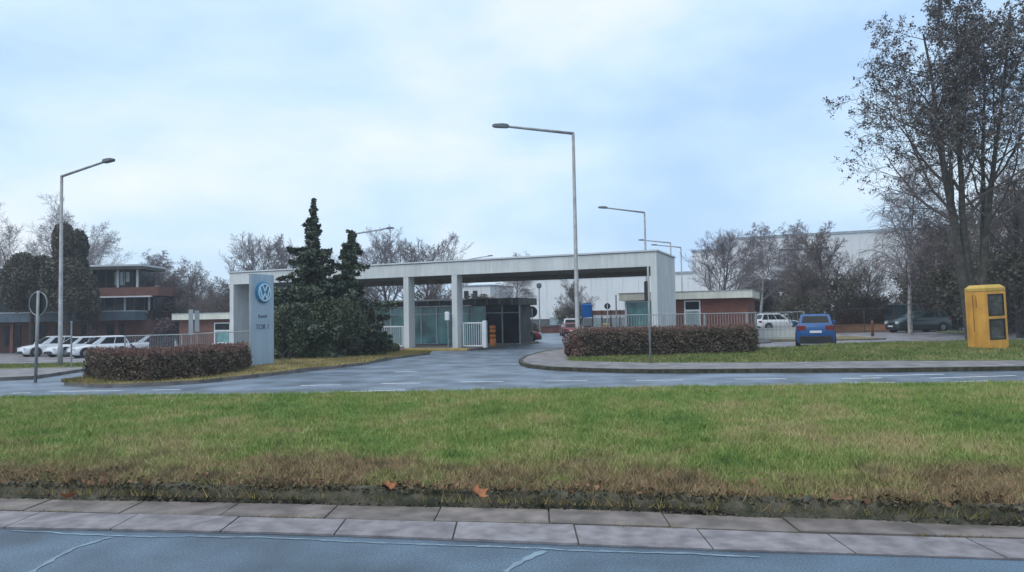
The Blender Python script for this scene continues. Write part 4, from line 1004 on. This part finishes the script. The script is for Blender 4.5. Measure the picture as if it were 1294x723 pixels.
# ---- fences, gates
def bar_fence(name, label, P, zf, h, post, bar_step, m, cat='fence', rail_lo=0.12, br=0.011, group=None):
    P = [Vector((p[0], p[1], 0)) for p in P]; o = P[0]; t = thing(name, label, cat, (o.x, o.y, zf(o.x, o.y)), 0, group); base = zf(o.x, o.y)
    bars = MB()
    for a, b in zip(P, P[1:]):
        L = (b - a).length; n = max(1, round(L / post)); mbr = MB()
        f = lambda u, z: tuple((a.lerp(b, u) - o) + Vector((0, 0, zf(*a.lerp(b, u).xy) - base + z)))
        mbr.tube([f(0, h), f(1, h)], 0.026, 6).tube([f(0, rail_lo), f(1, rail_lo)], 0.02, 6); mbr.build('rail', m, t)
        for k in range(n + (b is P[-1])): MB().tube([f(k / n, -0.05), f(k / n, h + 0.03)], 0.035, 6).build('post', m, t)
        nb_ = int(L / bar_step)
        for k in range(nb_): bars.tube([f((k + .5) / nb_, rail_lo), f((k + .5) / nb_, h)], br, 4, False)
    bars.build('bars', m, t); return t
fz = lambda x, y: 0.115
bar_fence('bar_fence', 'pale bar fence behind the right hedge in front of the brick hut', [(XA(751, 34.2), 34.2), (XA(838, 33.8), 33.8), (XA(944, 33.3), 33.3), (XA(955, 33.4), 33.4)], fz, 1.62, 2.5, 0.125, 'grey_metal')
bar_fence('bar_fence', 'sparse bar fence in front of the low white wall', [(XA(956, 43), 43), (XA(1016, 43), 43)], fz, 1.62, 3.0, 0.24, 'grey_metal', br=0.008)
bar_fence('mesh_fence', 'thin grey mesh fence behind the left hedge', [(XA(158, 36), 36), (XA(230, 35), 35), (XA(318, 34), 34)], lambda x, y: float(g(np.array(x), np.array(y))) + 0.05, 1.35, 2.4, 0.10, 'grey_metal', br=0.007)
bar_fence('mesh_fence', 'dark mesh fence in front of the dry leaf bank at right', [(XA(1016, 57), 57), (XA(1130, 57.5), 57.5), (XA(1300, 57), 57)], lambda x, y: 0.0, 1.9, 2.6, 0.16, 'dark_trim', br=0.008)
def rail_gate(name, label, px0, px1, y_l, h, right_post):
    o = GO; s0 = line_s(o, px0, y_l); s1_ = line_s(o, px1, y_l); q = loc2w(o, s0, y_l); L = s1_ - s0
    t = thing(name, label, 'gate', (*q, 0.14), AX, 'white railing gates under the canopy')
    MB().box(0, 0.06, 0, 0.06, 0.06, h).box(L - 0.06, L, 0, 0.06, 0.06, h).box(0.06, L - 0.06, 0, 0.06, h - 0.07, h).box(0.06, L - 0.06, 0, 0.06, 0.06, 0.13).build('frame', 'white_metal', t)
    mb = MB(); n = int(L / 0.12)
    for k in range(1, n): mb.box(k * L / n - 0.012, k * L / n + 0.012, 0.018, 0.042, 0.13, h - 0.07)
    mb.build('bars', 'white_metal', t)
    xp = L + 0.02 if right_post else -0.22
    MB().bbox(xp, xp + 0.20, -0.07, 0.13, 0, h + 0.08, 0.02).build('gate_post', 'white_metal', t)
    return t
rail_gate('railing_gate', 'white railing gate between the right column and orange barrier post', 584, 609, 0.4, 1.36, True)
rail_gate('railing_gate', 'white railing gate between the conifer skirt and left column', 475, 509, 0.4, 1.22, False)
t = thing('traffic_mirror', 'small pale mirror on a bracket left of the right column', 'mirror', (*loc2w(GO, line_s(GO, 568), -0.25), 0.14), AX)
MB().tube([(0, 0, 0), (0, 0, 1.9)], 0.03, 7).build('pole', 'galvanised', t); MB().bbox(-0.16, 0.10, -0.08, 0.04, 1.5, 1.95, 0.03).build('mirror_housing', 'white_metal', t)
# panel fence right of the drive
a = Vector((XA(749, 50), 50, 0)); t = thing('panel_fence', 'fence of grey panels with brown top board right of the terminal', 'fence', a); L = XA(795, 50) - a.x
MB().box(0, L, 0, 0.06, 1.72, 2.08).build('top_board', 'brick_dark', t); MB().box(0, L, -0.02, 0.05, 1.60, 1.66).build('rail', 'coping_metal', t)
for k in range(5): x = k * L / 4; MB().box(x - 0.04, x + 0.04, -0.05, 0.08, 0, 2.1).build('post', 'dark_metal', t)
for k in (0, 2, 3): MB().box(k * L / 4 + 0.06, (k + 1) * L / 4 - 0.06, 0, 0.04, 0.7 if k == 0 else 0.1, 1.58).build('panel', 'glass_pale' if k == 0 else 'grey_metal', t)
t = thing('white_wall', 'low white wall in front of the parked white car', 'wall', (XA(943, 44.6), 44.6, 0.1))
L = XA(1010, 44.6) - XA(943, 44.6); MB().box(0, L, 0, 0.3, 0, 0.62).build('body', 'white_render', t); MB().box(-0.03, L + 0.03, -0.03, 0.33, 0.622, 0.68).build('coping', 'coping_metal', t)
t = thing('brick_wall', 'low red brick wall at the far end of the drive', 'wall', (XA(680, 76), 76, 0)); L = XA(713, 76) - XA(680, 76)
MB().box(0, L, 0, 0.3, 0, 0.62).build('body', 'brick', t); MB().box(-0.05, L + 0.05, -0.05, 0.35, 0.622, 0.70).build('coping', 'brick_dark', t)
t = thing('bollard', 'short red brown bollard by the kerb of the car park', 'bollard', px_y(1102, 46.5, 0.1)); MB().tube([(0, 0, 0), (0, 0, 0.95), (0, 0, 1.0)], [0.09, 0.08, 0.04], 10).build('body', 'brick', t, True); MB().tube([(0, 0, 0.7), (0, 0, 0.82)], 0.088, 10).build('band', 'dark_trim', t)

# ================================================================== VEHICLES
def interp(tab, u): return float(np.interp(u, [t[0] for t in tab], [t[1] for t in tab]))
def car(name, label, loc, rz, L, Wd, H, paint, style='hatch', cat='car', group=None):
    """front towards local +x, origin on the ground under the centre"""
    t = thing(name, label, cat, loc, rz, group)
    gc = 0.17; belt = H * {'van': 0.55, 'suv': 0.70}.get(style, 0.60)
    if style == 'van':
        top = [(0, belt), (0.70, belt), (0.80, belt), (0.88, belt * 0.98), (0.97, belt * 0.80), (1, belt * 0.55)]
        cab = (0.008, 0.02, 0.70, 0.86)
    else:
        top = [(0, belt * 0.80), (0.015, belt * 0.97), (0.05, belt), (0.66, belt * 0.99), (0.74, belt * 0.96), (0.90, belt * 0.86), (0.97, belt * 0.74), (1, belt * 0.55)]
        cab = {'hatch': (0.035, 0.12, 0.50, 0.72), 'suv': (0.03, 0.10, 0.52, 0.72), 'wagon': (0.03, 0.09, 0.48, 0.70)}[style]
    hw = [(0, 0.84), (0.02, 0.92), (0.10, 0.985), (0.25, 1), (0.80, 1), (0.92, 0.94), (0.98, 0.82), (1, 0.66)]
    bot = [(0, gc + 0.16), (0.04, gc + 0.03), (0.2, gc), (0.85, gc), (0.97, gc + 0.03), (1, gc + 0.12)]
    us = [0, 0.008, 0.02, 0.05, 0.10, 0.20, 0.35, 0.5, 0.62, 0.70, 0.76, 0.84, 0.90, 0.95, 0.98, 1.0]
    vs = []
    for u in us:
        x = (u - 0.5) * L; h2 = Wd / 2 * interp(hw, u); zt = interp(top, u); zb_ = interp(bot, u); d = zt - zb_
        half = [(h2 * 0.90, zb_), (h2 * 0.985, zb_ + 0.16 * d), (h2, zb_ + 0.45 * d), (h2 * 0.99, zb_ + 0.72 * d), (h2 * 0.95, zb_ + 0.93 * d), (h2 * 0.86, zt)]
        vs += [(x, y, z) for y, z in half] + [(x, 0, zt + 0.012)] + [(x, -y, z) for y, z in reversed(half)]
    n = 13; fs = [(i * n + k, (i + 1) * n + k, (i + 1) * n + (k + 1) % n, i * n + (k + 1) % n) for i in range(len(us) - 1) for k in range(n)]
    fs += [tuple(range(n)), tuple(range((len(us) - 1) * n + n - 1, (len(us) - 1) * n - 1, -1))]
    body = MB().add(vs, fs).build('body', paint, t, True)
    # cabin: lower ring at the belt, upper ring at the roof
    xa, xb, xc, xd = [(c - 0.5) * L for c in cab]; w0 = Wd / 2 * 0.90; w1 = Wd / 2 * (0.74 if style != 'van' else 0.84); zl = belt - 0.03; zr = H - 0.05
    B = [(xa, -w0 * .94, zl), (xd, -w0 * .96, zl), (xd, w0 * .96, zl), (xa, w0 * .94, zl)]; T = [(xb, -w1, zr), (xc, -w1, zr), (xc, w1, zr), (xb, w1, zr)]
    T2 = [(xb + 0.10, -w1 * .84, H - 0.005), (xc - 0.12, -w1 * .84, H), (xc - 0.12, w1 * .84, H), (xb + 0.10, w1 * .84, H - 0.005)]
    MB().add(B + T + T2, [(0, 1, 5, 4), (1, 2, 6, 5), (2, 3, 7, 6), (3, 0, 4, 7), (4, 5, 9, 8), (5, 6, 10, 9), (6, 7, 11, 10), (7, 4, 8, 11), (8, 9, 10, 11)]).build('roof', paint, t)
    def pane(nm, P, off, parent=t, m='glass_car'):
        P = [Vector(p) for p in P]; nn = (P[1] - P[0]).cross(P[-1] - P[0]).normalized() * off
        q = [p + nn for p in P]; MB().add(P + q, [tuple(range(len(P), 2 * len(P)))] + [(i, (i + 1) % len(P), len(P) + (i + 1) % len(P), len(P) + i) for i in range(len(P))]).build(nm, m, parent)
    def on(a, b, c_, d, u, v):  # bilinear on a quad
        a, b, c_, d = map(Vector, (a, b, c_, d)); return (a.lerp(b, u)).lerp(d.lerp(c_, u), v)
    pane('windscreen', [on(B[1], B[2], T[2], T[1], u, v) for u, v in ((.06, .10), (.94, .10), (.93, .93), (.07, .93))], 0.008)
    pane('rear_window', [on(B[3], B[0], T[0], T[3], u, v) for u, v in ((.08, .22), (.92, .22), (.90, .90), (.10, .90))], 0.008)
    spans = ((.05, .40), (.43, .80)) if style != 'van' else ((.74, .93),)
    if style == 'wagon': spans = ((.04, .24), (.27, .53), (.56, .86))
    for sd in (0, 1):
        Q = (B[0], B[1], T[1], T[0]) if sd == 0 else (B[2], B[3], T[3], T[2])
        for (u0, u1) in spans:
            if sd: u0, u1 = 1 - u1, 1 - u0
            pane('side_window', [on(*Q, u, v) for u, v in ((u0, .14), (u1, .14), (u1, .90), (u0, .90))], 0.008)
    wr = 0.325 if style != 'suv' else 0.345
    for fx in (0.185, 0.80):
        for sy in (1, -1):
            x = (fx - 0.5) * L; y = sy * (Wd / 2 - 0.10)
            MB().disc((x, sy * (Wd / 2 - 0.045), wr + 0.03), (0, 1, 0), wr + 0.07, 0.10, 24).build('wheel_arch', 'black_plastic', t)
            wh = MB().tube([(x, y - sy * 0.1, wr), (x, y - sy * 0.08, wr), (x, y + sy * 0.10, wr), (x, y + sy * 0.12, wr)], [wr - 0.03, wr, wr, wr - 0.03], 24).build('wheel', 'tyre', t)
            MB().tube([(x, y + sy * 0.118, wr), (x, y + sy * 0.128, wr)], [wr * 0.62, wr * 0.5], 18).build('rim', 'rim', wh)
    w_ = Wd / 2
    for sy in (1, -1):
        a, b = sorted((sy * w_ * 0.50, sy * w_ * 0.93)); a2, b2 = sorted((sy * w_ * 0.48, sy * w_ * 0.82))
        MB().bbox(-L / 2 - 0.012, -L / 2 + 0.16, a, b, belt * 0.76, belt * 0.95, 0.015).build('tail_light', 'lamp_red', t)
        MB().bbox(L / 2 - 0.22, L / 2 - 0.035, a2, b2, belt * 0.60, belt * 0.76, 0.02).build('headlight', 'lamp_clear', t)
        my, my2 = sorted((sy * (w_ - 0.02), sy * (w_ + 0.15))); MB().bbox(xd - 0.34, xd - 0.20, my, my2, belt + 0.01, belt + 0.15, 0.02).build('mirror', paint, t)
    MB().bbox(-L / 2 - 0.03, -L / 2 + 0.12, -w_ * 0.82, w_ * 0.82, gc + 0.04, gc + (0.40 if style == 'suv' else 0.24), 0.03).build('rear_bumper', 'black_plastic', t)
    MB().bbox(L / 2 - 0.14, L / 2 + 0.02, -w_ * 0.6, w_ * 0.6, gc + 0.06, gc + 0.26, 0.03).build('grille', 'black_plastic', t)
    MB().box(-L / 2 - 0.035, -L / 2 - 0.005, -0.26, 0.26, belt * 0.64, belt * 0.64 + 0.11).build('number_plate', 'white_metal', t)
    MB().box(L / 2 - 0.03, L / 2 + 0.035, -0.26, 0.26, gc + 0.27, gc + 0.38).build('number_plate', 'white_metal', t)
    return t
p = G(1031, 440, 0.016)
bc = car('suv', 'bright blue SUV seen from behind at the grass edge', (p.x + 0.75, p.y + 1.9, 0.016), math.radians(69), 4.1, 1.76, 1.60, 'car_blue', 'suv')
for sy in (1, -1): MB().tube([(-1.35, sy * 0.60, 1.57), (-1.2, sy * 0.60, 1.64), (0.1, sy * 0.60, 1.65), (0.25, sy * 0.60, 1.59)], 0.018, 6).build('roof_rail', 'dark_metal', bc)
car('estate_car', 'white estate car parked behind the low white wall', (XA(984, 71), 71, 0.016), math.radians(4), 4.4, 1.8, 1.62, 'car_white', 'wagon')
car('estate_car', 'dark green car parked facing left beneath the utility pole', (XA(1159, 56), 56, 0.016), math.radians(190), 4.6, 1.85, 1.60, 'car_green', 'suv')
car('van', 'dark teal van parked behind the dark green car', (XA(1153, 61), 61, 0.016), math.radians(4), 4.3, 1.9, 2.22, 'car_teal', 'van', 'van')
WG = 'white cars parked in the left car park'
zl_ = -0.60
c1 = car('hatchback', 'rightmost clearly visible white car in the left car park', (XA(126, 53), 53, zl_), math.radians(228), 3.9, 1.78, 1.52, 'car_white', 'hatch', 'car', WG)
car('hatchback', 'middle white car partly covered by the left street lamp', (XA(95, 55.5), 55.5, zl_), math.radians(242), 4.0, 1.74, 1.46, 'car_white', 'wagon', 'car', WG)
dup(c1, (XA(62, 56.5), 56.5, zl_), math.radians(232), 'leftmost white car beside the round sign post', WG)
dup(c1, (XA(184, 60), 60, zl_ - 0.1), math.radians(215), 'pale car showing only its roof above the left hedge', WG)
car('hatchback', 'dark red car nosing out behind the gatehouse', (XA(681, 49) - 2.0, 49, 0.0), math.radians(8), 4.2, 1.78, 1.46, 'car_red', 'hatch')
car('hatchback', 'dark red car seen from behind beside the tall lamp pole', (XA(721, 64), 64, 0.0), math.radians(90), 4.0, 1.7, 1.15, 'car_red', 'hatch')
car('hatchback', 'white car beyond the red one at the end of the drive', (XA(720, 72), 72, 0.0), math.radians(90), 4.0, 1.75, 1.50, 'car_white', 'hatch')

# ================================================================== PLANTS
# hedges
f = [G(x, y, 0.12) for x, y in ((113, 477), (135, 481), (190, 481), (250, 476.5), (300, 468.5), (312, 464))]
P = [(p.x, p.y) for p in f] + [(f[-1].x * 1.055 - 0.1, f[-1].y * 1.055), (f[-2].x * 1.075, f[-2].y * 1.075), (f[2].x * 1.09, f[2].y * 1.09), (f[0].x * 1.075, f[0].y * 1.075)]
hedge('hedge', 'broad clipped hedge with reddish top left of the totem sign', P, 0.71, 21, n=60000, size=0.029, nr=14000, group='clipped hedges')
f = [G(x, y, 0.14) for x, y in ((725, 450), (736, 451.6), (762, 451), (840, 448.8), (945, 446), (955, 442))]
P = [(p.x, p.y) for p in f] + [(f[-1].x + 0.1, f[-1].y + 1.0), (f[-2].x, f[-2].y + 1.6), (f[2].x, f[2].y + 1.7), (f[1].x, f[1].y + 1.6), (f[0].x + 0.1, f[0].y + 1.2)]
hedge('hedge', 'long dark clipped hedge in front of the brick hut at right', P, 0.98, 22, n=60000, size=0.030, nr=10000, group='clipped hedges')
p = G(722, 453, 0.13)
shrub('shrub', 'low rust brown shrub at the left tip of the right hedge', (p.x + 0.25, p.y + 0.5, 0.12), 31, (0.6, 0.5, 0.62), 'hedge_red', 4500, 0.028, group=None)

# conifers on the island
cx = lambda px, Y: (XA(px, Y, 446), Y, 0.08)
T1 = [(0, 2.2), (.1, 2.2), (.2, 2.1), (.3, 1.9), (.4, 1.35), (.5, 1.0), (.6, .75), (.7, .62), (.8, .36), (.9, .17), (1, .06)]
T2 = [(0, 1.75), (.1, 1.75), (.2, 1.7), (.3, 1.55), (.4, 1.0), (.5, .78), (.65, .62), (.8, .40), (.9, .22), (1, .1)]
def prof1(t, az): return float(np.interp(t, *zip(*T1))) * (0.7 + 0.5 * math.sin(9 * t + 1.7 * az) ** 2) * (1.9 if 0.64 < t < 0.70 and abs(math.cos(az)) > 0.6 else 1)
def prof2(t, az): return float(np.interp(t, *zip(*T2))) * (0.7 + 0.5 * math.sin(11 * t + 2 * az) ** 2) * (1.6 if 0.42 < t < 0.46 and math.cos(az) > 0.4 else 1)
CG = 'dark conifers on the left island'
conifer('conifer', 'taller dark conifer with ragged spire behind the totem sign', cx(391, 33.5), 41, 7.35, prof1, 'conifer', CG, (0.25, 0), 1.5)
conifer('conifer', 'shorter conifer with tip bent to the right', cx(436, 34.0), 42, 6.0, prof2, 'conifer', CG, (0.42, 0), 1.5)
for i, (px, Y, r, lab) in enumerate(((460, 34.6, (1.45, 1.2, 0.7), 'spreading juniper running out right from the conifers'), (368, 32.0, (1.1, 0.9, 1.9), 'bushy juniper right beside the totem sign'),
                                     (415, 32.4, (1.6, 0.9, 2.0), 'rounded juniper at the foot of both conifers'), (488, 36.6, (0.8, 0.7, 0.42), 'lowest juniper at the right end below the railing gate'))):
    shrub('juniper', lab, (XA(px, Y), Y, 0.08), 50 + i, r, 'juniper', 22000, 0.034, group='junipers under the conifers', lumps=12)

# bare trees: several grown shapes, copied and turned
BG = 'bare winter trees'
def tree_at(px, py_top, Y, seed, cfg, label, r=0.2, bark='bark', twig='twig_grey', z=0.0, cat=None, split=1, wide=1.0):
    H = A(px, py_top, Y).z - z
    return make_tree('bare_tree', label, (XA(px, Y), Y, z), seed, H * (0.74 if cfg is FAN else 0.84), r, cfg, bark, twig, BG, 0, split, H, wide)
tA, _ = tree_at(912, 286, 60, 3, FAN, 'broad fan shaped bare tree behind the right end of the brick hut', 0.22)
def copy_at(root, H0, px, py_top, Y, rz, label, z=0.0, wide=1.0, grp=BG):
    s = (A(px, py_top, Y).z - z) / H0
    return dup(root, (XA(px, Y), Y, z), rz, label, grp, (s * wide, s * wide, s))
HA_ = A(912, 286, 60).z
copy_at(tA, HA_, 328, 290, 74, 1.1, 'bare tree standing above the left end of the canopy roof')
copy_at(tA, HA_, 392, 306, 76, 2.3, 'bare tree half hidden behind the taller conifer')
copy_at(tA, HA_, 490, 291, 78, 3.7, 'bare tree above the canopy, nearest the right pointing street lamp', 0, 1.0)
copy_at(tA, HA_, 536, 296, 80, 5.0, 'bare tree above the canopy halfway between the two left lamps')
tB, _ = tree_at(66, 240, 70, 8, BARE, 'largest bare tree towering over the office at the far left', 0.30, z=-0.62)
HB_ = A(66, 240, 70).z + 0.62
copy_at(tB, HB_, 22, 258, 76, 2.0, 'bare tree at the left picture edge behind the office', -0.62)
copy_at(tB, HB_, 118, 292, 80, 4.0, 'bare tree leaning out right over the pavilion roof', -0.62)
copy_at(tB, HB_, 268, 345, 84, 1.0, 'low bare tree left of the canopy end wall', -0.3)
tD, LD = tree_at(1050, 274, 60, 13, DENSE, 'dense dark bare tree right of the lettered hall sign', 0.22, 'bark_dark', 'twig_brown', wide=1.15)
rng = np.random.default_rng(77)
def ivy(root, L, n, zmax, size, m, seed, spread=0.5, name='ivy', lv=(1, 2, 3)):
    rng = np.random.default_rng(seed); pts = np.array([tuple(p) for l in L if l[2] in lv for p in l[0]]); pts = pts[(pts[:, 2] < zmax) & (pts[:, 2] > 0.3)]
    i = rng.integers(0, len(pts), n); P = pts[i] + rng.normal(size=(n, 3)) * spread
    V, Fc = leaf_mesh(P, size, rng, 1.2); return link(name, mesh_np(name, V, Fc), m, root)
ivy(tD, LD, 5000, 4.2, 0.07, 'ivy', 1, 0.3)
HD_ = A(1050, 274, 60).z
copy_at(tD, HD_, 250, 326, 80, 2.0, 'ivy clad tree left of the canopy above the cream roofed hut', -0.4)
copy_at(tD, HD_, 228, 332, 70, 0.7, 'dark ivy clad tree touching the right end of the office', -0.5, 1.3)
copy_at(tD, HD_, 276, 346, 66, 3.9, 'lower dark tree filling the gap beside the canopy end wall', -0.5, 1.4)
copy_at(tD, HD_, 1092, 322, 62, 4.1, 'smaller ivy clad tree before the pale hall wall')
copy_at(tD, HD_, 1022, 318, 58, 1.2, 'dark ivy clad tree just right of the white parked car')
copy_at(tD, HD_, 1192, 300, 64, 5.2, 'dark tree behind the utility pole', 0, 1.2)
copy_at(tD, HD_, 1268, 200, 50, 3.0, 'tall dark tree behind the phone booth', 0, 0.9)
copy_at(tD, HD_, 1236, 235, 47, 0.7, 'dark tree right behind the great tree trunk', 0, 0.9)
copy_at(tD, HD_, 1290, 190, 42, 1.9, 'dark tree cut by the right picture edge', 0, 0.9)
copy_at(tD, HD_, 1170, 262, 58, 2.7, 'dark tree between birch and utility pole', 0, 0.9)
copy_at(tD, HD_, 560, 352, 58, 0.4, 'dark ivy clad tree seen between the two canopy columns', 0, 1.5)
copy_at(tD, HD_, 470, 350, 56, 0.9, 'dark ivy clad tree seen left of the canopy columns', 0, 1.4)
tC, _ = tree_at(1150, 200, 50, 19, BIRCH, 'birch with hanging twigs left of the great tree', 0.16, 'birch_bark', 'twig_grey')
HC_ = A(1150, 200, 50).z
copy_at(tC, HC_, 960, 279, 72, 2.2, 'slender birch behind the white parked car')
copy_at(tC, HC_, 1018, 281, 74, 4.4, 'thin birch beside the lettered hall sign')
copy_at(tC, HC_, 192, 322, 82, 3.3, 'thin bare tree just right of the pavilion roof', -0.5)
copy_at(tC, HC_, 214, 316, 80, 5.1, 'taller thin bare tree left of the ivy clad one', -0.5, 1.2)
copy_at(tC, HC_, 648, 318, 70, 1.4, 'birch before the white hall at the right end of the gatehouse')
copy_at(tD, HD_, 730, 348, 72, 0.2, 'small bare tree before the white hall behind the tall lamp pole')

# great tree at the right with clusters of dry seeds
BIG = cfg_with(BARE, n=[16, 8, 6, 4], seg=[10, 7, 5, 4, 3], ang=[(28, 58), (28, 58), (25, 60), (25, 60)], start=[0.34, 0.2, 0.2, 0.15], ratio=[0.40, 0.50, 0.48, 0.5], wander=[0.028, 0.10, 0.13, 0.18, 0.2], trop=[0.02, 0.04, 0.0, -0.02, 0.0], fall=[0.72, 0.4, 0.4, 0.3], rmin=0.012,
               stems=[((0, 0, 0), (-0.085, 0.0, 1), 14.4, 0.25), ((0.12, 0.1, 0), (0.015, 0.06, 1), 14.9, 0.21), ((0.25, -0.1, 0), (0.055, -0.03, 1), 14.8, 0.18), ((0.40, 0.12, 0), (0.14, 0.06, 1), 14.4, 0.16)])
bp_ = (XA(1227, 33.2), 33.2, 0.2)
bgt = thing('seed_tree', 'great many stemmed tree with dry seed clusters behind the phone booth', 'tree', bp_)
Lb = grow_tree(91, 15, 0.3, BIG)
V, Fc = tubes_np([l for l in Lb if l[2] < 1], [10]); link('trunk', mesh_np('trunk', V, Fc), 'bark_dark', bgt, True)
V, Fc = tubes_np([l for l in Lb if l[2] >= 1], [8, 6, 4, 3, 3]); crn = link('crown', mesh_np('crown', V, Fc), 'twig_dark', bgt)
rng = np.random.default_rng(6)
tips = np.array([tuple(l[0][-1]) for l in Lb if l[2] >= 3]); tips = tips[tips[:, 2] > 4.2]
sel = tips[rng.random(len(tips)) < np.clip((tips[:, 2] - 3.5) / 6, 0.25, 1.0) * 0.22]
P = np.repeat(sel, 9, 0) + rng.normal(size=(len(sel) * 9, 3)) * np.array([0.08, 0.08, 0.09]); P[:, 2] -= 0.08
V, Fc = leaf_mesh(P, 0.036, rng, 1.5); link('seed_clusters', mesh_np('seed_clusters', V, Fc), 'seed', crn)

# dark evergreens and shrubs
def evergreen(label, px, py_top, Y, half_px, seed, z, m='yew', n=36000, t0=0.10):
    H = A(px, py_top, Y).z - z; r = half_px / F * Y; root = thing('evergreen_tree', label, 'tree', (XA(px, Y), Y, z), 0, 'dark evergreen trees')
    MB().tube([(0, 0, 0), (0.05, 0, H * 0.5), (0, 0, H * 0.95)], [0.22, 0.14, 0.03], 8).build('trunk', 'bark_dark', root, True)
    rng = np.random.default_rng(seed); P = []
    for k in range(26):
        t = rng.uniform(t0, 0.95); rr = r * math.sqrt(max(0.05, 1 - ((t - 0.38) / 0.64) ** 2)); a = rng.uniform(0, 6.28)
        q, _ = blob_points(n // 26, rng, np.array([0.42 * r, 0.42 * r, 0.11 * H]) * rng.uniform(0.7, 1.2)); P.append(q + np.array([math.cos(a) * rr * 0.62, math.sin(a) * rr * 0.62, t * H - 0.03 * H]))
    V, Fc = leaf_mesh(np.concatenate(P), 0.075, rng, 1.5); link('crown', mesh_np('crown', V, Fc), m, root); return root
evergreen('dark evergreen tree with square top behind the left street lamp', 88, 283, 60, 25, 61, -0.62, t0=0.45)
evergreen('broad dark evergreen at the left picture edge', 40, 322, 61, 36, 62, -0.62, t0=0.55)
evergreen('broad brownish evergreen crown spreading under the square topped one', 84, 332, 58, 36, 65, -0.62, t0=0.58)
evergreen('dark evergreen crown just left of the glass pavilion', 112, 345, 62, 14, 63, -0.62, t0=0.5)
evergreen('dark bushy evergreen behind the end of the brick hut', 972, 350, 78, 30, 64, 0.0, 'ivy', t0=0.2)
SG = 'dark winter shrubs'
for i, (px, pyt, Y, wpx, m, lab) in enumerate((
        (206, 394, 58, 26, 'shrub_grey', 'purple grey twiggy shrub before the office canopy'), (113, 411, 60, 13, 'hedge_red', 'small red leaved shrub behind the white cars'),
        (250, 372, 74, 34, 'ivy', 'dark green shrub mass above the left cream roofed hut'), (284, 380, 70, 20, 'ivy', 'dark shrub left of the canopy end wall'),
        (1112, 372, 64, 30, 'twig_brown', 'brown twiggy shrub behind the dry leaf bank'), (1158, 352, 66, 34, 'twig_dark', 'dark twiggy shrub behind the dark teal van'),
        (1205, 355, 60, 30, 'twig_dark', 'dark shrub between the utility pole and the great tree'), (1262, 345, 48, 34, 'twig_dark', 'dark shrub behind the phone booth at the right edge'),
        (1070, 372, 66, 34, 'ivy', 'green brown shrub behind the blue SUV'), (1025, 378, 77, 24, 'ivy', 'green shrub right of the white parked car'),
        (610, 366, 66, 30, 'ivy', 'dark shrub seen above the gatehouse roof'), (540, 360, 64, 36, 'ivy', 'dark shrub between the canopy columns'), (462, 372, 50, 22, 'shrub_grey', 'grey shrub right of the conifers'),
        (672, 407, 78, 12, 'ivy', 'low green shrub beside the low red brick wall'))):
    H = A(px, pyt, Y).z + (0.6 if px < 300 else 0); r = wpx / F * Y
    shrub('shrub', lab, (XA(px, Y), Y, -0.55 if px < 300 else 0.0), 200 + i, (r, r * 0.7, H * 0.66), m, 18000, 0.048, group=SG, stems=24, lumps=12)
hedge('hedge', 'dry brown beech hedge behind the fence at right', [(XA(1052, 63), 62.5), (XA(1130, 63), 62.5), (XA(1130, 65), 64), (XA(1052, 65), 64)], 1.0, 23, 'beech', 'beech', 9000, 0.06, 'clipped hedges', 0.5, 0.15, 2500)

# ---- thin haze volume, added to lift far dark tones to a washed-out look
hz = MB().box(-330, 330, -60, 420, -2.2, 24).build('haze', None); tag(hz, 'thin pale haze added to lift the distant dark tones', None, None, 'stuff')
hm = bpy.data.materials.new('haze'); hm.use_nodes = True; hm.node_tree.nodes.clear()
ho = hm.node_tree.nodes.new('ShaderNodeOutputMaterial'); hv = hm.node_tree.nodes.new('ShaderNodeVolumePrincipled')
hv.inputs['Color'].default_value = (0.86, 0.90, 1.0, 1); hv.inputs['Density'].default_value = 0.0008; hv.inputs['Anisotropy'].default_value = 0.2
hm.node_tree.links.new(hv.outputs[0], ho.inputs['Volume']); hz.data.materials.append(hm)
SC.cycles.volume_bounces = 1
